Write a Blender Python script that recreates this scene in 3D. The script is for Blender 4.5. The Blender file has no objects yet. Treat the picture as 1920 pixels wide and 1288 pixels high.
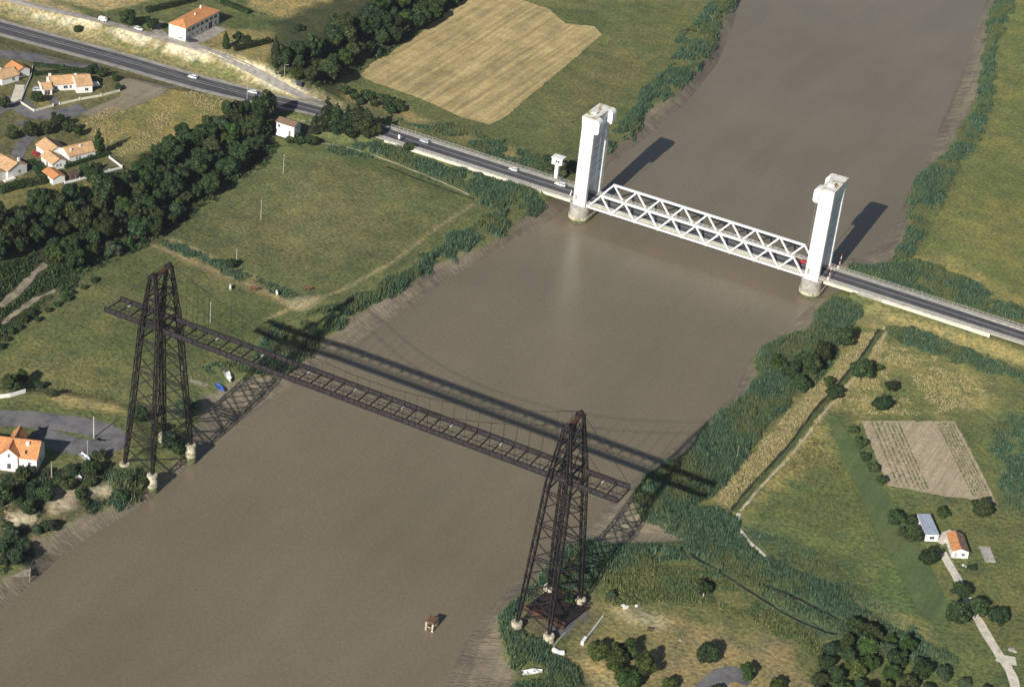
import bpy, math, random
import numpy as np
from mathutils import Vector, Matrix

random.seed(11)
rng = np.random.default_rng(11)
S = bpy.context.scene
COL = S.collection

# ------------------------------------------------------------------ camera
CAM_POS = np.array((261.566, -468.528, 391.441))
YAW, PITCH, ROLL, FPX = -0.4269, -0.5295, 0.1116, 4017.56
_f = np.array((math.sin(YAW)*math.cos(PITCH), math.cos(YAW)*math.cos(PITCH), math.sin(PITCH)))
_r0 = np.array((math.cos(YAW), -math.sin(YAW), 0.0))
_u0 = np.cross(_r0, _f)
_r = _r0*math.cos(ROLL) + _u0*math.sin(ROLL)
_u = -_r0*math.sin(ROLL) + _u0*math.cos(ROLL)
cam_data = bpy.data.cameras.new('camera')
cam = bpy.data.objects.new('camera', cam_data)
COL.objects.link(cam)
cam.matrix_world = Matrix(((_r[0], _u[0], -_f[0], CAM_POS[0]), (_r[1], _u[1], -_f[1], CAM_POS[1]),
                           (_r[2], _u[2], -_f[2], CAM_POS[2]), (0, 0, 0, 1)))
cam_data.sensor_width = 36.0
cam_data.lens = FPX*36.0/1920.0
cam_data.clip_start = 1.0
cam_data.clip_end = 9000.0
S.camera = cam

# ------------------------------------------------------------------ light
SUN_EL, SUN_AZ = 0.514, -0.034
sd = Vector((math.sin(SUN_AZ)*math.cos(SUN_EL), math.cos(SUN_AZ)*math.cos(SUN_EL), -math.sin(SUN_EL)))
W = bpy.data.worlds.new('World'); S.world = W; W.use_nodes = True
wn = W.node_tree.nodes; wn.clear()
sky = wn.new('ShaderNodeTexSky'); sky.sky_type = 'NISHITA'; sky.sun_disc = False
sky.sun_elevation = SUN_EL; sky.sun_rotation = math.pi - SUN_AZ
bg = wn.new('ShaderNodeBackground'); bg.inputs['Strength'].default_value = 0.05
wo = wn.new('ShaderNodeOutputWorld')
W.node_tree.links.new(sky.outputs[0], bg.inputs[0]); W.node_tree.links.new(bg.outputs[0], wo.inputs[0])
sun_d = bpy.data.lights.new('sun', 'SUN'); sun_d.energy = 4.6; sun_d.angle = math.radians(0.5)
sun_d.color = (1.0, 0.97, 0.92)
sun = bpy.data.objects.new('sun', sun_d); COL.objects.link(sun)
sun.rotation_euler = sd.to_track_quat('-Z', 'Y').to_euler()
S.view_settings.view_transform = 'Standard'; S.view_settings.look = 'None'
S.view_settings.exposure = 0.33; S.view_settings.gamma = 1.0

# ------------------------------------------------------------------ surveying: the ground plan was measured off the photograph once
def U(x, y, z):
    d = _f + _r*(x-960.0)/FPX - _u*(y-644.0)/FPX
    return CAM_POS + d*((z-CAM_POS[2])/d[2])

def sstep(a, b, t):
    t = np.clip((t-a)/(b-a), 0, 1)
    return t*t*(3-2*t)

def seg_dist(pts, X, Y, closed=False):
    """distance to a polyline, arc length at the nearest point, side (+ = left of travel)"""
    P = np.asarray(pts, float)
    if closed: P = np.vstack([P, P[:1]])
    best = np.full(X.shape, 1e18); arc = np.zeros(X.shape); side = np.zeros(X.shape); acc = 0.0
    for i in range(len(P)-1):
        ax, ay = P[i][:2]; bx, by = P[i+1][:2]
        dx, dy = bx-ax, by-ay; L = math.hypot(dx, dy)
        if L < 1e-6: continue
        t = np.clip(((X-ax)*dx+(Y-ay)*dy)/(L*L), 0, 1)
        ex, ey = X-ax-t*dx, Y-ay-t*dy
        d2 = ex*ex+ey*ey; m = d2 < best
        best = np.where(m, d2, best); arc = np.where(m, acc+t*L, arc)
        side = np.where(m, dx*ey-dy*ex, side); acc += L
    return np.sqrt(best), arc, side

def inside(poly, X, Y):
    P = np.asarray(poly, float); c = np.zeros(X.shape, bool); n = len(P)
    for i in range(n):
        x1, y1 = P[i][:2]; x2, y2 = P[(i+1) % n][:2]
        if y1 == y2: continue
        m = ((Y < y1) != (Y < y2)) & (X < (x2-x1)*(Y-y1)/(y2-y1)+x1)
        c ^= m
    return c

def sdist(poly, X, Y):      # + outside
    d = seg_dist(poly, X, Y, True)[0]
    return np.where(inside(poly, X, Y), -d, d)

_lat = rng.random((256, 256))
def vnoise(X, Y, s):
    x = np.asarray(X)/s+1000.3; y = np.asarray(Y)/s+1000.7
    xi = np.floor(x).astype(int); yi = np.floor(y).astype(int)
    fx = x-xi; fy = y-yi; fx = fx*fx*(3-2*fx); fy = fy*fy*(3-2*fy)
    g = lambda a, b: _lat[a % 256, b % 256]
    return (g(xi, yi)*(1-fx)+g(xi+1, yi)*fx)*(1-fy)+(g(xi, yi+1)*(1-fx)+g(xi+1, yi+1)*fx)*fy
def fbm(X, Y, s): return (vnoise(X, Y, s)+0.5*vnoise(X, Y, s/2.1)+0.25*vnoise(X, Y, s/4.3))/1.75

def pl(pts, z): return [U(x, y, z)[:2] for x, y in pts]

# banks of the river: water's edge and the edge of the reeds / turf
wl_left = pl([(-420, 1420), (-200, 1250), (0, 1140), (60, 1095), (110, 1045), (200, 985), (285, 935), (330, 895), (375, 850), (440, 800),
              (520, 742), (600, 692), (660, 648), (740, 592), (830, 532), (900, 490), (985, 440), (1020, 420), (1060, 392),
              (1110, 345), (1155, 300), (1218, 255), (1290, 190), (1345, 120), (1375, 50), (1385, 0), (1400, -60), (1440, -200), (1500, -420)], 0)
wl_right = pl([(700, 1600), (790, 1400), (832, 1288), (870, 1205), (935, 1125), (1000, 1050), (1085, 1000), (1150, 935), (1230, 862), (1305, 808),
               (1375, 742), (1398, 690), (1432, 650), (1500, 592), (1540, 552), (1570, 492), (1655, 460), (1690, 390), (1740, 290),
               (1790, 170), (1830, 60), (1850, 0), (1870, -70), (1900, -200), (1960, -420)], 0)
ld_left = pl([(-420, 1370), (-200, 1200), (0, 1085), (50, 1062), (62, 1015), (120, 985), (215, 948), (250, 930), (290, 895), (345, 850), (375, 790), (385, 742),
              (430, 722), (510, 702), (545, 692), (592, 650), (650, 607), (700, 568), (780, 530), (815, 497), (890, 470), (940, 447), (1010, 392), (1032, 380),
              (1085, 335), (1142, 287), (1196, 242), (1218, 208), (1262, 180), (1302, 140), (1337, 90), (1352, 40), (1378, 0), (1392, -60), (1430, -200), (1490, -420)], 3)
ld_right = pl([(760, 1600), (880, 1420), (955, 1288), (968, 1262), (940, 1232), (935, 1152), (965, 1118), (1005, 1085), (1050, 1025), (1100, 1012), (1132, 1022), (1180, 1016),
               (1284, 1012), (1232, 982), (1190, 962), (1182, 920), (1212, 898), (1280, 852), (1330, 802), (1352, 772), (1402, 742), (1420, 702), (1412, 664),
               (1452, 642), (1510, 622), (1530, 592), (1556, 556), (1640, 500), (1680, 482), (1702, 420), (1712, 342), (1762, 300), (1832, 180), (1852, 60),
               (1862, 0), (1880, -70), (1910, -200), (1975, -420)], 3)
def ext(pts, first, last): return [first]+[tuple(p) for p in pts]+[last]
def river_poly(a, b):
    a0, a1 = np.array(a[0]), np.array(a[-1]); b0, b1 = np.array(b[0]), np.array(b[-1])
    da = np.array(a[0])-np.array(a[1]); da = da/np.linalg.norm(da)*1500
    dz = np.array(a[-1])-np.array(a[-2]); dz = dz/np.linalg.norm(dz)*2500
    return [tuple(a0+da)]+[tuple(p) for p in a]+[tuple(a1+dz), tuple(b1+dz)]+[tuple(p) for p in b[::-1]]+[tuple(b0+da)]
WPOLY = river_poly(wl_left, wl_right)
LPOLY = river_poly(ld_left, ld_right)
# foot of the hillside on the left bank (hill on the left of travel)
FOOT = pl([(-420, 900), (-200, 745), (0, 640), (60, 590), (150, 520), (290, 455), (380, 385), (470, 300), (560, 262), (630, 235), (690, 205), (660, 165),
           (720, 120), (790, 75), (860, 15), (900, -40), (1000, -260)], 4)
_a = np.array(FOOT[0])-np.array(FOOT[1]); _b = np.array(FOOT[-1])-np.array(FOOT[-2])
FOOT = [np.array(FOOT[0])+_a/np.linalg.norm(_a)*5000]+FOOT+[np.array(FOOT[-1])+_b/np.linalg.norm(_b)*5000]
# centre line of the main road, with heights
ROADC = [(-1800, 100, 16), (-540, 207.5, 16), (-475, 213.3, 15.6), (-420, 218, 15), (-365, 222, 13.2), (-317, 226.5, 12), (-265, 233, 11), (-222, 237.5, 10), (-193, 243, 9.2), (-167, 249, 8.5), (-137, 250, 8.05),
         (-110, 250, 8), (-60, 250, 8), (0, 250, 8), (60, 250, 8), (100, 250, 8), (145, 250, 7.6), (200, 250, 7), (320, 250, 6), (600, 250, 5), (2200, 250, 4.6)]
QUAY = pl([(-300, 800), (0, 735), (120, 745), (240, 770), (262, 860), (232, 900), (150, 905), (60, 940), (0, 965), (-300, 1050)], 6)

def height(X, Y):
    X = np.asarray(X, float); Y = np.asarray(Y, float)
    dW = sdist(WPOLY, X, Y); dL = sdist(LPOLY, X, Y)
    z = np.full(X.shape, 4.0)
    # hill
    d, _, side = seg_dist(FOOT, X, Y)
    sdh = np.where(side > 0, d, -d)
    z = z + 8.0*sstep(0, 30, sdh) + np.clip(sdh-30, 0, 120)*0.01
    # quay round the left pylon
    q = sdist(QUAY, X, Y)
    z = np.where(z < 6.3, z+(6.3-z)*sstep(8, 0, q), z)
    # main road: embankment and cutting
    d, arc, side = seg_dist(ROADC, X, Y)
    ra = [0.0]
    for i in range(len(ROADC)-1): ra.append(ra[-1]+math.hypot(ROADC[i+1][0]-ROADC[i][0], ROADC[i+1][1]-ROADC[i][1]))
    rz = np.interp(arc, ra, [p[2] for p in ROADC])
    # land north of the road in the cutting stands higher
    z = z + 4.0*sstep(8, 22, np.where(side > 0, d, 0))*sstep(-150, -200, X)*sstep(0, 25, sdh)
    bed = rz-0.25-1.3*sstep(-140, -128, X)*sstep(200, 150, X)
    half = 6.3+2.2*sstep(-190, -230, X)
    fall = np.where(bed > z, 9.0, 11.0)
    z = np.where((X < -52) | (X > 76), bed+(z-bed)*sstep(0, 1, (d-half)/fall), z)
    # banks
    t = np.clip(dW/np.maximum(dW+np.maximum(-dL, 0), 1e-3), 0, 1)
    zb = 3.0*t**1.15
    zl = 3.0+(z-3.0)*sstep(0, 3.5, dL)
    out = np.where(dW < 0, np.maximum(-2.6, dW*0.22)-0.02, np.where(dL < 0, zb, zl))
    # drainage gullies in the mud
    da, sA, _ = seg_dist(wl_left, X, Y); db, sB, _ = seg_dist(wl_right, X, Y)
    mk = sstep(0.3, 2.5, dW)*sstep(0.0, -2.0, dL); s_ = np.where(da < db, sA, sB+500)
    gl = np.abs(vnoise(s_+5*vnoise(X, Y, 9), dW*0.22, 4.4)-0.5)*2
    return out-mk*0.38*(1-sstep(0.0, 0.5, gl))

# the height field, tabulated once
def axis(a, b, step, far):
    mid = np.arange(a, b+step/2, step); out = []; s = step; p = b
    while p < b+far: s *= 1.45; p += s; out.append(p)
    pre = []; s = step; p = a
    while p > a-far: s *= 1.45; p -= s; pre.append(p)
    return np.array(pre[::-1]+list(mid)+out)
xs = axis(-400, 225, 1.3, 3500); ys = axis(-130, 690, 1.3, 3500)
GX, GY = np.meshgrid(xs, ys); nx, ny = len(xs), len(ys)
X = GX.ravel(); Y = GY.ravel()
Z = height(X, Y); ZG = Z.reshape(ny, nx)
def hvec(x, y):
    x = np.asarray(x, float); y = np.asarray(y, float)
    i = np.clip(np.searchsorted(xs, x)-1, 0, nx-2); j = np.clip(np.searchsorted(ys, y)-1, 0, ny-2)
    fx = (x-xs[i])/(xs[i+1]-xs[i]); fy = (y-ys[j])/(ys[j+1]-ys[j])
    return (ZG[j, i]*(1-fx)+ZG[j, i+1]*fx)*(1-fy)+(ZG[j+1, i]*(1-fx)+ZG[j+1, i+1]*fx)*fy
def hz(x, y): return float(hvec(x, y))
def G(x, y, z0=4.0):
    """point of the ground seen at a spot of the photograph"""
    z = z0
    for _ in range(14):
        p = U(x, y, z); z += 0.7*(hz(p[0], p[1])-z)
    p = U(x, y, z); return np.array((p[0], p[1], hz(p[0], p[1])))
def GP(pts): return [tuple(G(x, y)[:2]) for x, y in pts]

# ------------------------------------------------------------------ helpers
class MB:
    def __init__(s): s.v = []; s.f = []
    def add(s, v, f):
        o = len(s.v); s.v += [tuple(map(float, p)) for p in v]; s.f += [tuple(i+o for i in q) for q in f]; return s
    def box(s, x0, y0, z0, x1, y1, z1):
        return s.add([(x0,y0,z0),(x1,y0,z0),(x1,y1,z0),(x0,y1,z0),(x0,y0,z1),(x1,y0,z1),(x1,y1,z1),(x0,y1,z1)],
                     [(0,3,2,1),(4,5,6,7),(0,1,5,4),(1,2,6,5),(2,3,7,6),(3,0,4,7)])
    def beam(s, a, b, w, h=None, up=(0,0,1)):
        a = np.array(a, float); b = np.array(b, float); h = h or w
        d = b-a; n = np.linalg.norm(d)
        if n < 1e-6: return s
        d /= n; u = np.array(up, float)
        if abs(d@u) > 0.97: u = np.array((1.0, 0, 0))
        r = np.cross(d, u); r /= np.linalg.norm(r); u = np.cross(r, d)
        r *= w/2; u *= h/2
        v = [a-r-u, a+r-u, a+r+u, a-r+u, b-r-u, b+r-u, b+r+u, b-r+u]
        return s.add(v, [(0,3,2,1),(4,5,6,7),(0,1,5,4),(1,2,6,5),(2,3,7,6),(3,0,4,7)])
    def tube(s, a, b, r0, r1=None, n=8, caps=True):
        a = np.array(a, float); b = np.array(b, float); r1 = r0 if r1 is None else r1
        d = b-a; d /= np.linalg.norm(d); u = np.array((0,0,1.0)) if abs(d[2]) < 0.95 else np.array((1.0,0,0))
        r = np.cross(d, u); r /= np.linalg.norm(r); u = np.cross(r, d)
        v = []
        for c, q in ((a, r0), (b, r1)):
            for k in range(n):
                t = 2*math.pi*k/n; v.append(c+r*q*math.cos(t)+u*q*math.sin(t))
        f = [(k, (k+1) % n, n+(k+1) % n, n+k) for k in range(n)]
        if caps: f += [tuple(range(n-1, -1, -1)), tuple(range(n, 2*n))]
        return s.add(v, f)
    def lathe(s, prof, n=16, cx=0, cy=0):
        v = []; f = []
        for r, z in prof:
            for k in range(n):
                t = 2*math.pi*k/n; v.append((cx+r*math.cos(t), cy+r*math.sin(t), z))
        for i in range(len(prof)-1):
            for k in range(n):
                f.append((i*n+k, i*n+(k+1) % n, (i+1)*n+(k+1) % n, (i+1)*n+k))
        f += [tuple(range(n-1, -1, -1)), tuple(range((len(prof)-1)*n, len(prof)*n))]
        return s.add(v, f)
    def prism(s, poly, z0, z1):
        n = len(poly); a = sum(poly[i][0]*poly[(i+1) % n][1]-poly[(i+1) % n][0]*poly[i][1] for i in range(n))
        if a < 0: poly = poly[::-1]
        v = [(x, y, z0) for x, y in poly]+[(x, y, z1) for x, y in poly]
        return s.add(v, [tuple(range(n-1, -1, -1)), tuple(range(n, 2*n))]+[(i, (i+1) % n, n+(i+1) % n, n+i) for i in range(n)])
    def loft(s, rings, caps=True):
        n = len(rings[0]); v = [p for r in rings for p in r]; f = []
        for i in range(len(rings)-1):
            for k in range(n): f.append((i*n+k, i*n+(k+1) % n, (i+1)*n+(k+1) % n, (i+1)*n+k))
        if caps: f += [tuple(range(n-1, -1, -1)), tuple(range((len(rings)-1)*n, len(rings)*n))]
        return s.add(v, f)
    def mesh(s, name, mat, smooth=False):
        me = bpy.data.meshes.new(name); me.from_pydata(s.v, [], s.f); me.update()
        me.materials.append(mat)
        if smooth: me.polygons.foreach_set('use_smooth', [True]*len(me.polygons))
        return me
    def build(s, name, mat, parent=None, loc=(0,0,0), rotz=0.0, smooth=False, rel=False):
        if rel and parent is not None:      # points were given in the world, store them relative to the parent
            o = np.array(parent.location); s.v = [tuple(np.array(p)-o) for p in s.v]
        ob = bpy.data.objects.new(name, s.mesh(name, mat, smooth)); COL.objects.link(ob)
        ob.location = loc; ob.rotation_euler = (0, 0, rotz)
        if parent is not None: ob.parent = parent
        return ob

def tag(o, label=None, cat=None, group=None, kind=None):
    if label: o['label'] = label
    if cat: o['category'] = cat
    if group: o['group'] = group
    if kind: o['kind'] = kind
    return o
def thing(name, label, cat, loc=(0,0,0), rotz=0.0, group=None, scale=1.0):
    o = bpy.data.objects.new(name, None); COL.objects.link(o)
    o.location = tuple(map(float, loc)); o.rotation_euler = (0, 0, rotz); o.empty_display_size = 0.5
    o.scale = (scale,)*3 if not isinstance(scale, tuple) else scale
    return tag(o, label, cat, group)
def obj(name, me, parent=None):
    o = bpy.data.objects.new(name, me); COL.objects.link(o)
    if parent is not None: o.parent = parent
    return o
def raw_mesh(name, V, T, mat):
    """triangle or quad mesh from numpy arrays"""
    V = np.asarray(V, np.float32); T = np.asarray(T, np.int32); k = T.shape[1]
    me = bpy.data.meshes.new(name)
    me.vertices.add(len(V)); me.vertices.foreach_set('co', V.ravel())
    me.loops.add(T.size); me.loops.foreach_set('vertex_index', T.ravel())
    me.polygons.add(len(T)); me.polygons.foreach_set('loop_start', np.arange(0, T.size, k, dtype=np.int32))
    me.update(calc_edges=True); me.validate()
    if mat: me.materials.append(mat)
    return me

# ------------------------------------------------------------------ materials
def nmat(name):
    m = bpy.data.materials.new(name); m.use_nodes = True
    nt = m.node_tree; b = nt.nodes['Principled BSDF']
    return m, nt, b
def noise_col(nt, c0, c1, scale, detail=4, coord='Object', lo=0.35, hi=0.65, src=None):
    tc = nt.nodes.new('ShaderNodeTexCoord'); n = nt.nodes.new('ShaderNodeTexNoise')
    n.inputs['Scale'].default_value = scale; n.inputs['Detail'].default_value = detail; n.inputs['Roughness'].default_value = 0.6
    nt.links.new(src or tc.outputs[coord], n.inputs['Vector'])
    r = nt.nodes.new('ShaderNodeValToRGB')
    r.color_ramp.elements[0].position = lo; r.color_ramp.elements[1].position = hi
    r.color_ramp.elements[0].color = (*c0, 1); r.color_ramp.elements[1].color = (*c1, 1)
    nt.links.new(n.outputs['Fac'], r.inputs[0])
    return r.outputs[0], n
def mixc(nt, a, b, fac, mode='MIX'):
    m = nt.nodes.new('ShaderNodeMix'); m.data_type = 'RGBA'; m.blend_type = mode
    for i, v in ((6, a), (7, b)):
        if isinstance(v, tuple): m.inputs[i].default_value = (*v, 1) if len(v) == 3 else v
        else: nt.links.new(v, m.inputs[i])
    if isinstance(fac, (int, float)): m.inputs[0].default_value = fac
    else: nt.links.new(fac, m.inputs[0])
    return m.outputs[2]
def bump(nt, b, h, strength=0.5, dist=0.1):
    n = nt.nodes.new('ShaderNodeBump'); n.inputs['Strength'].default_value = strength; n.inputs['Distance'].default_value = dist
    nt.links.new(h, n.inputs['Height']); nt.links.new(n.outputs[0], b.inputs['Normal'])
def simple(name, c, rough=0.8, var=0.25, scale=1.5, metal=0.0, bmp=0.0, spec=0.3, stain=None):
    m, nt, b = nmat(name)
    c0 = tuple(max(0, x*(1-var)) for x in c); c1 = tuple(min(1, x*(1+var)) for x in c)
    o, n = noise_col(nt, c0, c1, scale)
    if stain:
        o2, n2 = noise_col(nt, (0,0,0), (1,1,1), stain[1], 6, lo=0.5, hi=0.62)
        o = mixc(nt, o, stain[0], o2)
    nt.links.new(o, b.inputs['Base Color'])
    b.inputs['Roughness'].default_value = rough; b.inputs['Metallic'].default_value = metal
    b.inputs['Specular IOR Level'].default_value = spec
    if bmp: bump(nt, b, n.outputs['Fac'], bmp, 0.05)
    return m
M = {}
M['rust'] = simple('weathered_iron', (0.017, 0.0135, 0.0145), 0.75, 0.5, 0.8, stain=((0.034, 0.020, 0.016), 0.5))
M['girder'] = simple('girder_iron', (0.036, 0.031, 0.033), 0.7, 0.4, 1.2, stain=((0.022, 0.015, 0.013), 0.8))
M['redrust'] = simple('bright_rust', (0.095, 0.043, 0.026), 0.85, 0.4, 0.7, stain=((0.05, 0.03, 0.025), 0.6))
M['paleplate'] = simple('pale_plate', (0.42, 0.40, 0.38), 0.7, 0.2, 1.0)
M['masonry'] = simple('pier_masonry', (0.52, 0.46, 0.33), 0.9, 0.3, 0.9, bmp=0.6, stain=((0.26, 0.23, 0.15), 0.5))
M['wetstone'] = simple('weedy_pier_foot', (0.10, 0.12, 0.05), 0.7, 0.4, 1.0, bmp=0.4)
M['white'] = simple('white_concrete', (0.80, 0.80, 0.77), 0.75, 0.06, 0.3, stain=((0.745, 0.735, 0.69), 0.12))
M['shadedwhite'] = simple('white_wall_blue_shade', (0.66, 0.73, 0.80), 0.7, 0.14, 0.8)  # white tower wall, the blue of its shade put into the colour
M['roofstain'] = simple('lichened_tower_roof', (0.74, 0.72, 0.66), 0.9, 0.12, 1.0, stain=((0.36, 0.27, 0.09), 0.45))
M['steelwhite'] = simple('white_painted_steel', (0.80, 0.80, 0.76), 0.45, 0.05, 0.4, spec=0.4)
M['cream'] = simple('cream_concrete', (0.68, 0.64, 0.50), 0.85, 0.14, 0.5)
M['greyconc'] = simple('grey_concrete', (0.36, 0.34, 0.29), 0.9, 0.25, 0.6, bmp=0.3)
M['sidewalk'] = simple('pavement_concrete', (0.40, 0.37, 0.32), 0.9, 0.2, 0.7)
def roadmat():
    m, nt, b = nmat('asphalt')
    tc = nt.nodes.new('ShaderNodeTexCoord'); mp = nt.nodes.new('ShaderNodeMapping'); mp.inputs['Scale'].default_value = (0.03, 1.1, 1)
    nt.links.new(tc.outputs['Object'], mp.inputs['Vector'])
    o, n = noise_col(nt, (0.050, 0.048, 0.054), (0.098, 0.093, 0.096), 1.0, 4, lo=0.36, hi=0.64, src=mp.outputs[0])
    o2, n2 = noise_col(nt, (0.82, 0.82, 0.82), (1.2, 1.2, 1.2), 0.25, 5)
    nt.links.new(mixc(nt, o, o2, 1.0, 'MULTIPLY'), b.inputs['Base Color']); b.inputs['Roughness'].default_value = 0.9
    return m
M['asphalt'] = roadmat()
M['oldasphalt'] = simple('pale_asphalt', (0.135, 0.128, 0.130), 0.95, 0.3, 0.25, stain=((0.19, 0.18, 0.17), 0.1))
M['shoulder'] = simple('gravel_shoulder', (0.33, 0.30, 0.25), 0.95, 0.25, 0.4)
M['paint'] = simple('road_paint', (0.55, 0.55, 0.53), 0.7, 0.3, 1.5)
M['lane'] = simple('worn_lane', (0.27, 0.245, 0.215), 0.95, 0.25, 0.3)
M['gravel'] = simple('pale_gravel', (0.62, 0.56, 0.45), 0.95, 0.18, 0.6)
M['dirt'] = simple('dirt_track', (0.46, 0.39, 0.27), 0.95, 0.3, 0.4)
M['plaster'] = simple('white_plaster', (0.78, 0.76, 0.71), 0.85, 0.07, 0.5)
M['plaster2'] = simple('grey_plaster', (0.60, 0.60, 0.60), 0.85, 0.15, 0.5)
M['glass'] = simple('window_glass', (0.03, 0.035, 0.045), 0.15, 0.2, 1.0, spec=0.6)
M['shutter'] = simple('brown_shutter', (0.10, 0.06, 0.04), 0.7, 0.2, 1.0)
M['wood'] = simple('grey_timber', (0.30, 0.26, 0.20), 0.9, 0.3, 1.2)
M['darkwood'] = simple('dark_timber', (0.09, 0.06, 0.045), 0.9, 0.3, 1.2)
M['pole'] = simple('concrete_pole', (0.48, 0.46, 0.41), 0.85, 0.15, 1.0)
M['tyre'] = simple('tyre_rubber', (0.02, 0.02, 0.02), 0.9, 0.1, 3.0)
M['chrome'] = simple('hub_metal', (0.5, 0.5, 0.5), 0.4, 0.1, 3.0, metal=0.8)
M['bark'] = simple('bark', (0.11, 0.085, 0.06), 0.95, 0.3, 1.5, bmp=0.4)
def roofmat(name, c, dark):
    m, nt, b = nmat(name)
    o, n = noise_col(nt, tuple(x*0.75 for x in c), tuple(min(1, x*1.2) for x in c), 1.3, 5)
    o2, _ = noise_col(nt, (0,0,0), (1,1,1), 0.35, 6, lo=0.5, hi=0.75)
    o = mixc(nt, o, dark, o2)
    tc = nt.nodes.new('ShaderNodeTexCoord'); w = nt.nodes.new('ShaderNodeTexWave'); w.inputs['Scale'].default_value = 1.6
    w.inputs['Distortion'].default_value = 0.6
    nt.links.new(tc.outputs['Object'], w.inputs['Vector'])
    nt.links.new(o, b.inputs['Base Color']); b.inputs['Roughness'].default_value = 0.9
    bump(nt, b, w.outputs['Fac'], 0.5, 0.06)
    return m
M['tile'] = roofmat('orange_roof_tiles', (0.62, 0.27, 0.10), (0.40, 0.19, 0.09))
M['tilepale'] = roofmat('sandy_roof_tiles', (0.62, 0.38, 0.19), (0.42, 0.24, 0.12))
M['tilebrown'] = roofmat('brown_roof_tiles', (0.22, 0.14, 0.09), (0.13, 0.09, 0.07))
M['sheet'] = roofmat('blue_grey_sheet_roof', (0.38, 0.42, 0.50), (0.30, 0.33, 0.40))
def paintmat(name, c): return simple(name, c, 0.3, 0.04, 1.0, spec=0.5)
M['carwhite'] = paintmat('white_car_paint', (0.80, 0.80, 0.78)); M['carred'] = paintmat('red_car_paint', (0.45, 0.03, 0.025))
M['carblue'] = paintmat('blue_grey_car_paint', (0.22, 0.30, 0.42)); M['cardark'] = paintmat('dark_car_paint', (0.05, 0.055, 0.07))
M['carsilver'] = paintmat('silver_car_paint', (0.55, 0.58, 0.62)); M['carorange'] = paintmat('orange_car_paint', (0.50, 0.13, 0.05))
M['boatblue'] = paintmat('blue_hull_paint', (0.05, 0.12, 0.42)); M['boatwhite'] = paintmat('white_hull_paint', (0.80, 0.79, 0.74))
M['boatinner'] = simple('boat_inside', (0.45, 0.42, 0.36), 0.7, 0.2, 1.0)

def leafmat(name, c, c2, trans=0.25, rnd=0.5, patch=None, hv=True):
    m, nt, b = nmat(name)
    geo = nt.nodes.new('ShaderNodeNewGeometry'); oi = nt.nodes.new('ShaderNodeObjectInfo')
    r = nt.nodes.new('ShaderNodeValToRGB'); r.color_ramp.elements[0].color = (*[x*(1-rnd) for x in c], 1); r.color_ramp.elements[1].color = (*c2, 1)
    r.color_ramp.elements.new(0.6).color = (*c, 1)
    nt.links.new(geo.outputs['Random Per Island'], r.inputs[0])
    h = nt.nodes.new('ShaderNodeHueSaturation')
    mr = nt.nodes.new('ShaderNodeMapRange'); mr.inputs[3].default_value = 0.78; mr.inputs[4].default_value = 1.22
    nt.links.new(oi.outputs['Random'], mr.inputs[0]); nt.links.new(mr.outputs[0], h.inputs['Value'])
    mr2 = nt.nodes.new('ShaderNodeMapRange'); mr2.inputs[3].default_value = 0.462; mr2.inputs[4].default_value = 0.525
    ma = nt.nodes.new('ShaderNodeMath'); ma.operation = 'FRACT'; mb_ = nt.nodes.new('ShaderNodeMath'); mb_.operation = 'MULTIPLY'; mb_.inputs[1].default_value = 7.31
    nt.links.new(oi.outputs['Random'], mb_.inputs[0]); nt.links.new(mb_.outputs[0], ma.inputs[0]); nt.links.new(ma.outputs[0], mr2.inputs[0])
    src = r.outputs[0]
    if patch:
        po, pn = noise_col(nt, (0,0,0), (1,1,1), patch[1], 5, lo=patch[2], hi=patch[3])
        src = mixc(nt, src, patch[0], po)
    if hv: nt.links.new(mr2.outputs[0], h.inputs['Hue'])
    else: mr.inputs[3].default_value = mr.inputs[4].default_value = 1.0
    nt.links.new(src, h.inputs['Color'])
    tr = nt.nodes.new('ShaderNodeBsdfTranslucent'); df = nt.nodes.new('ShaderNodeBsdfDiffuse'); mx = nt.nodes.new('ShaderNodeMixShader'); mx.inputs[0].default_value = trans
    nt.links.new(h.outputs[0], df.inputs[0]); nt.links.new(h.outputs[0], tr.inputs[0])
    nt.links.new(df.outputs[0], mx.inputs[1]); nt.links.new(tr.outputs[0], mx.inputs[2])
    nt.links.new(mx.outputs[0], nt.nodes['Material Output'].inputs['Surface'])
    return m
M['leaf'] = leafmat('broadleaf_foliage', (0.048, 0.076, 0.031), (0.120, 0.158, 0.062))
M['leaflight'] = leafmat('light_foliage', (0.056, 0.095, 0.028), (0.115, 0.165, 0.050))
M['leafdark'] = leafmat('conifer_foliage', (0.038, 0.060, 0.028), (0.085, 0.115, 0.050))
M['willow'] = leafmat('greyish_foliage', (0.060, 0.095, 0.050), (0.11, 0.15, 0.085))
M['reed'] = leafmat('reed_leaves', (0.085, 0.150, 0.085), (0.175, 0.260, 0.150), 0.25, 0.4, ((0.165, 0.185, 0.075), 0.075, 0.46, 0.66), False)
M['reedyellow'] = leafmat('sedge_leaves', (0.16, 0.185, 0.070), (0.30, 0.29, 0.12), 0.25, 0.4, ((0.10, 0.16, 0.07), 0.06, 0.45, 0.65), False)
M['meadow'] = leafmat('meadow_grass', (0.125, 0.145, 0.050), (0.215, 0.215, 0.095), 0.25, 0.35, ((0.20, 0.18, 0.085), 0.05, 0.42, 0.7), False)
M['drygrass'] = leafmat('dry_grass', (0.45, 0.385, 0.19), (0.62, 0.54, 0.29), 0.3, 0.3, None, False)
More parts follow.
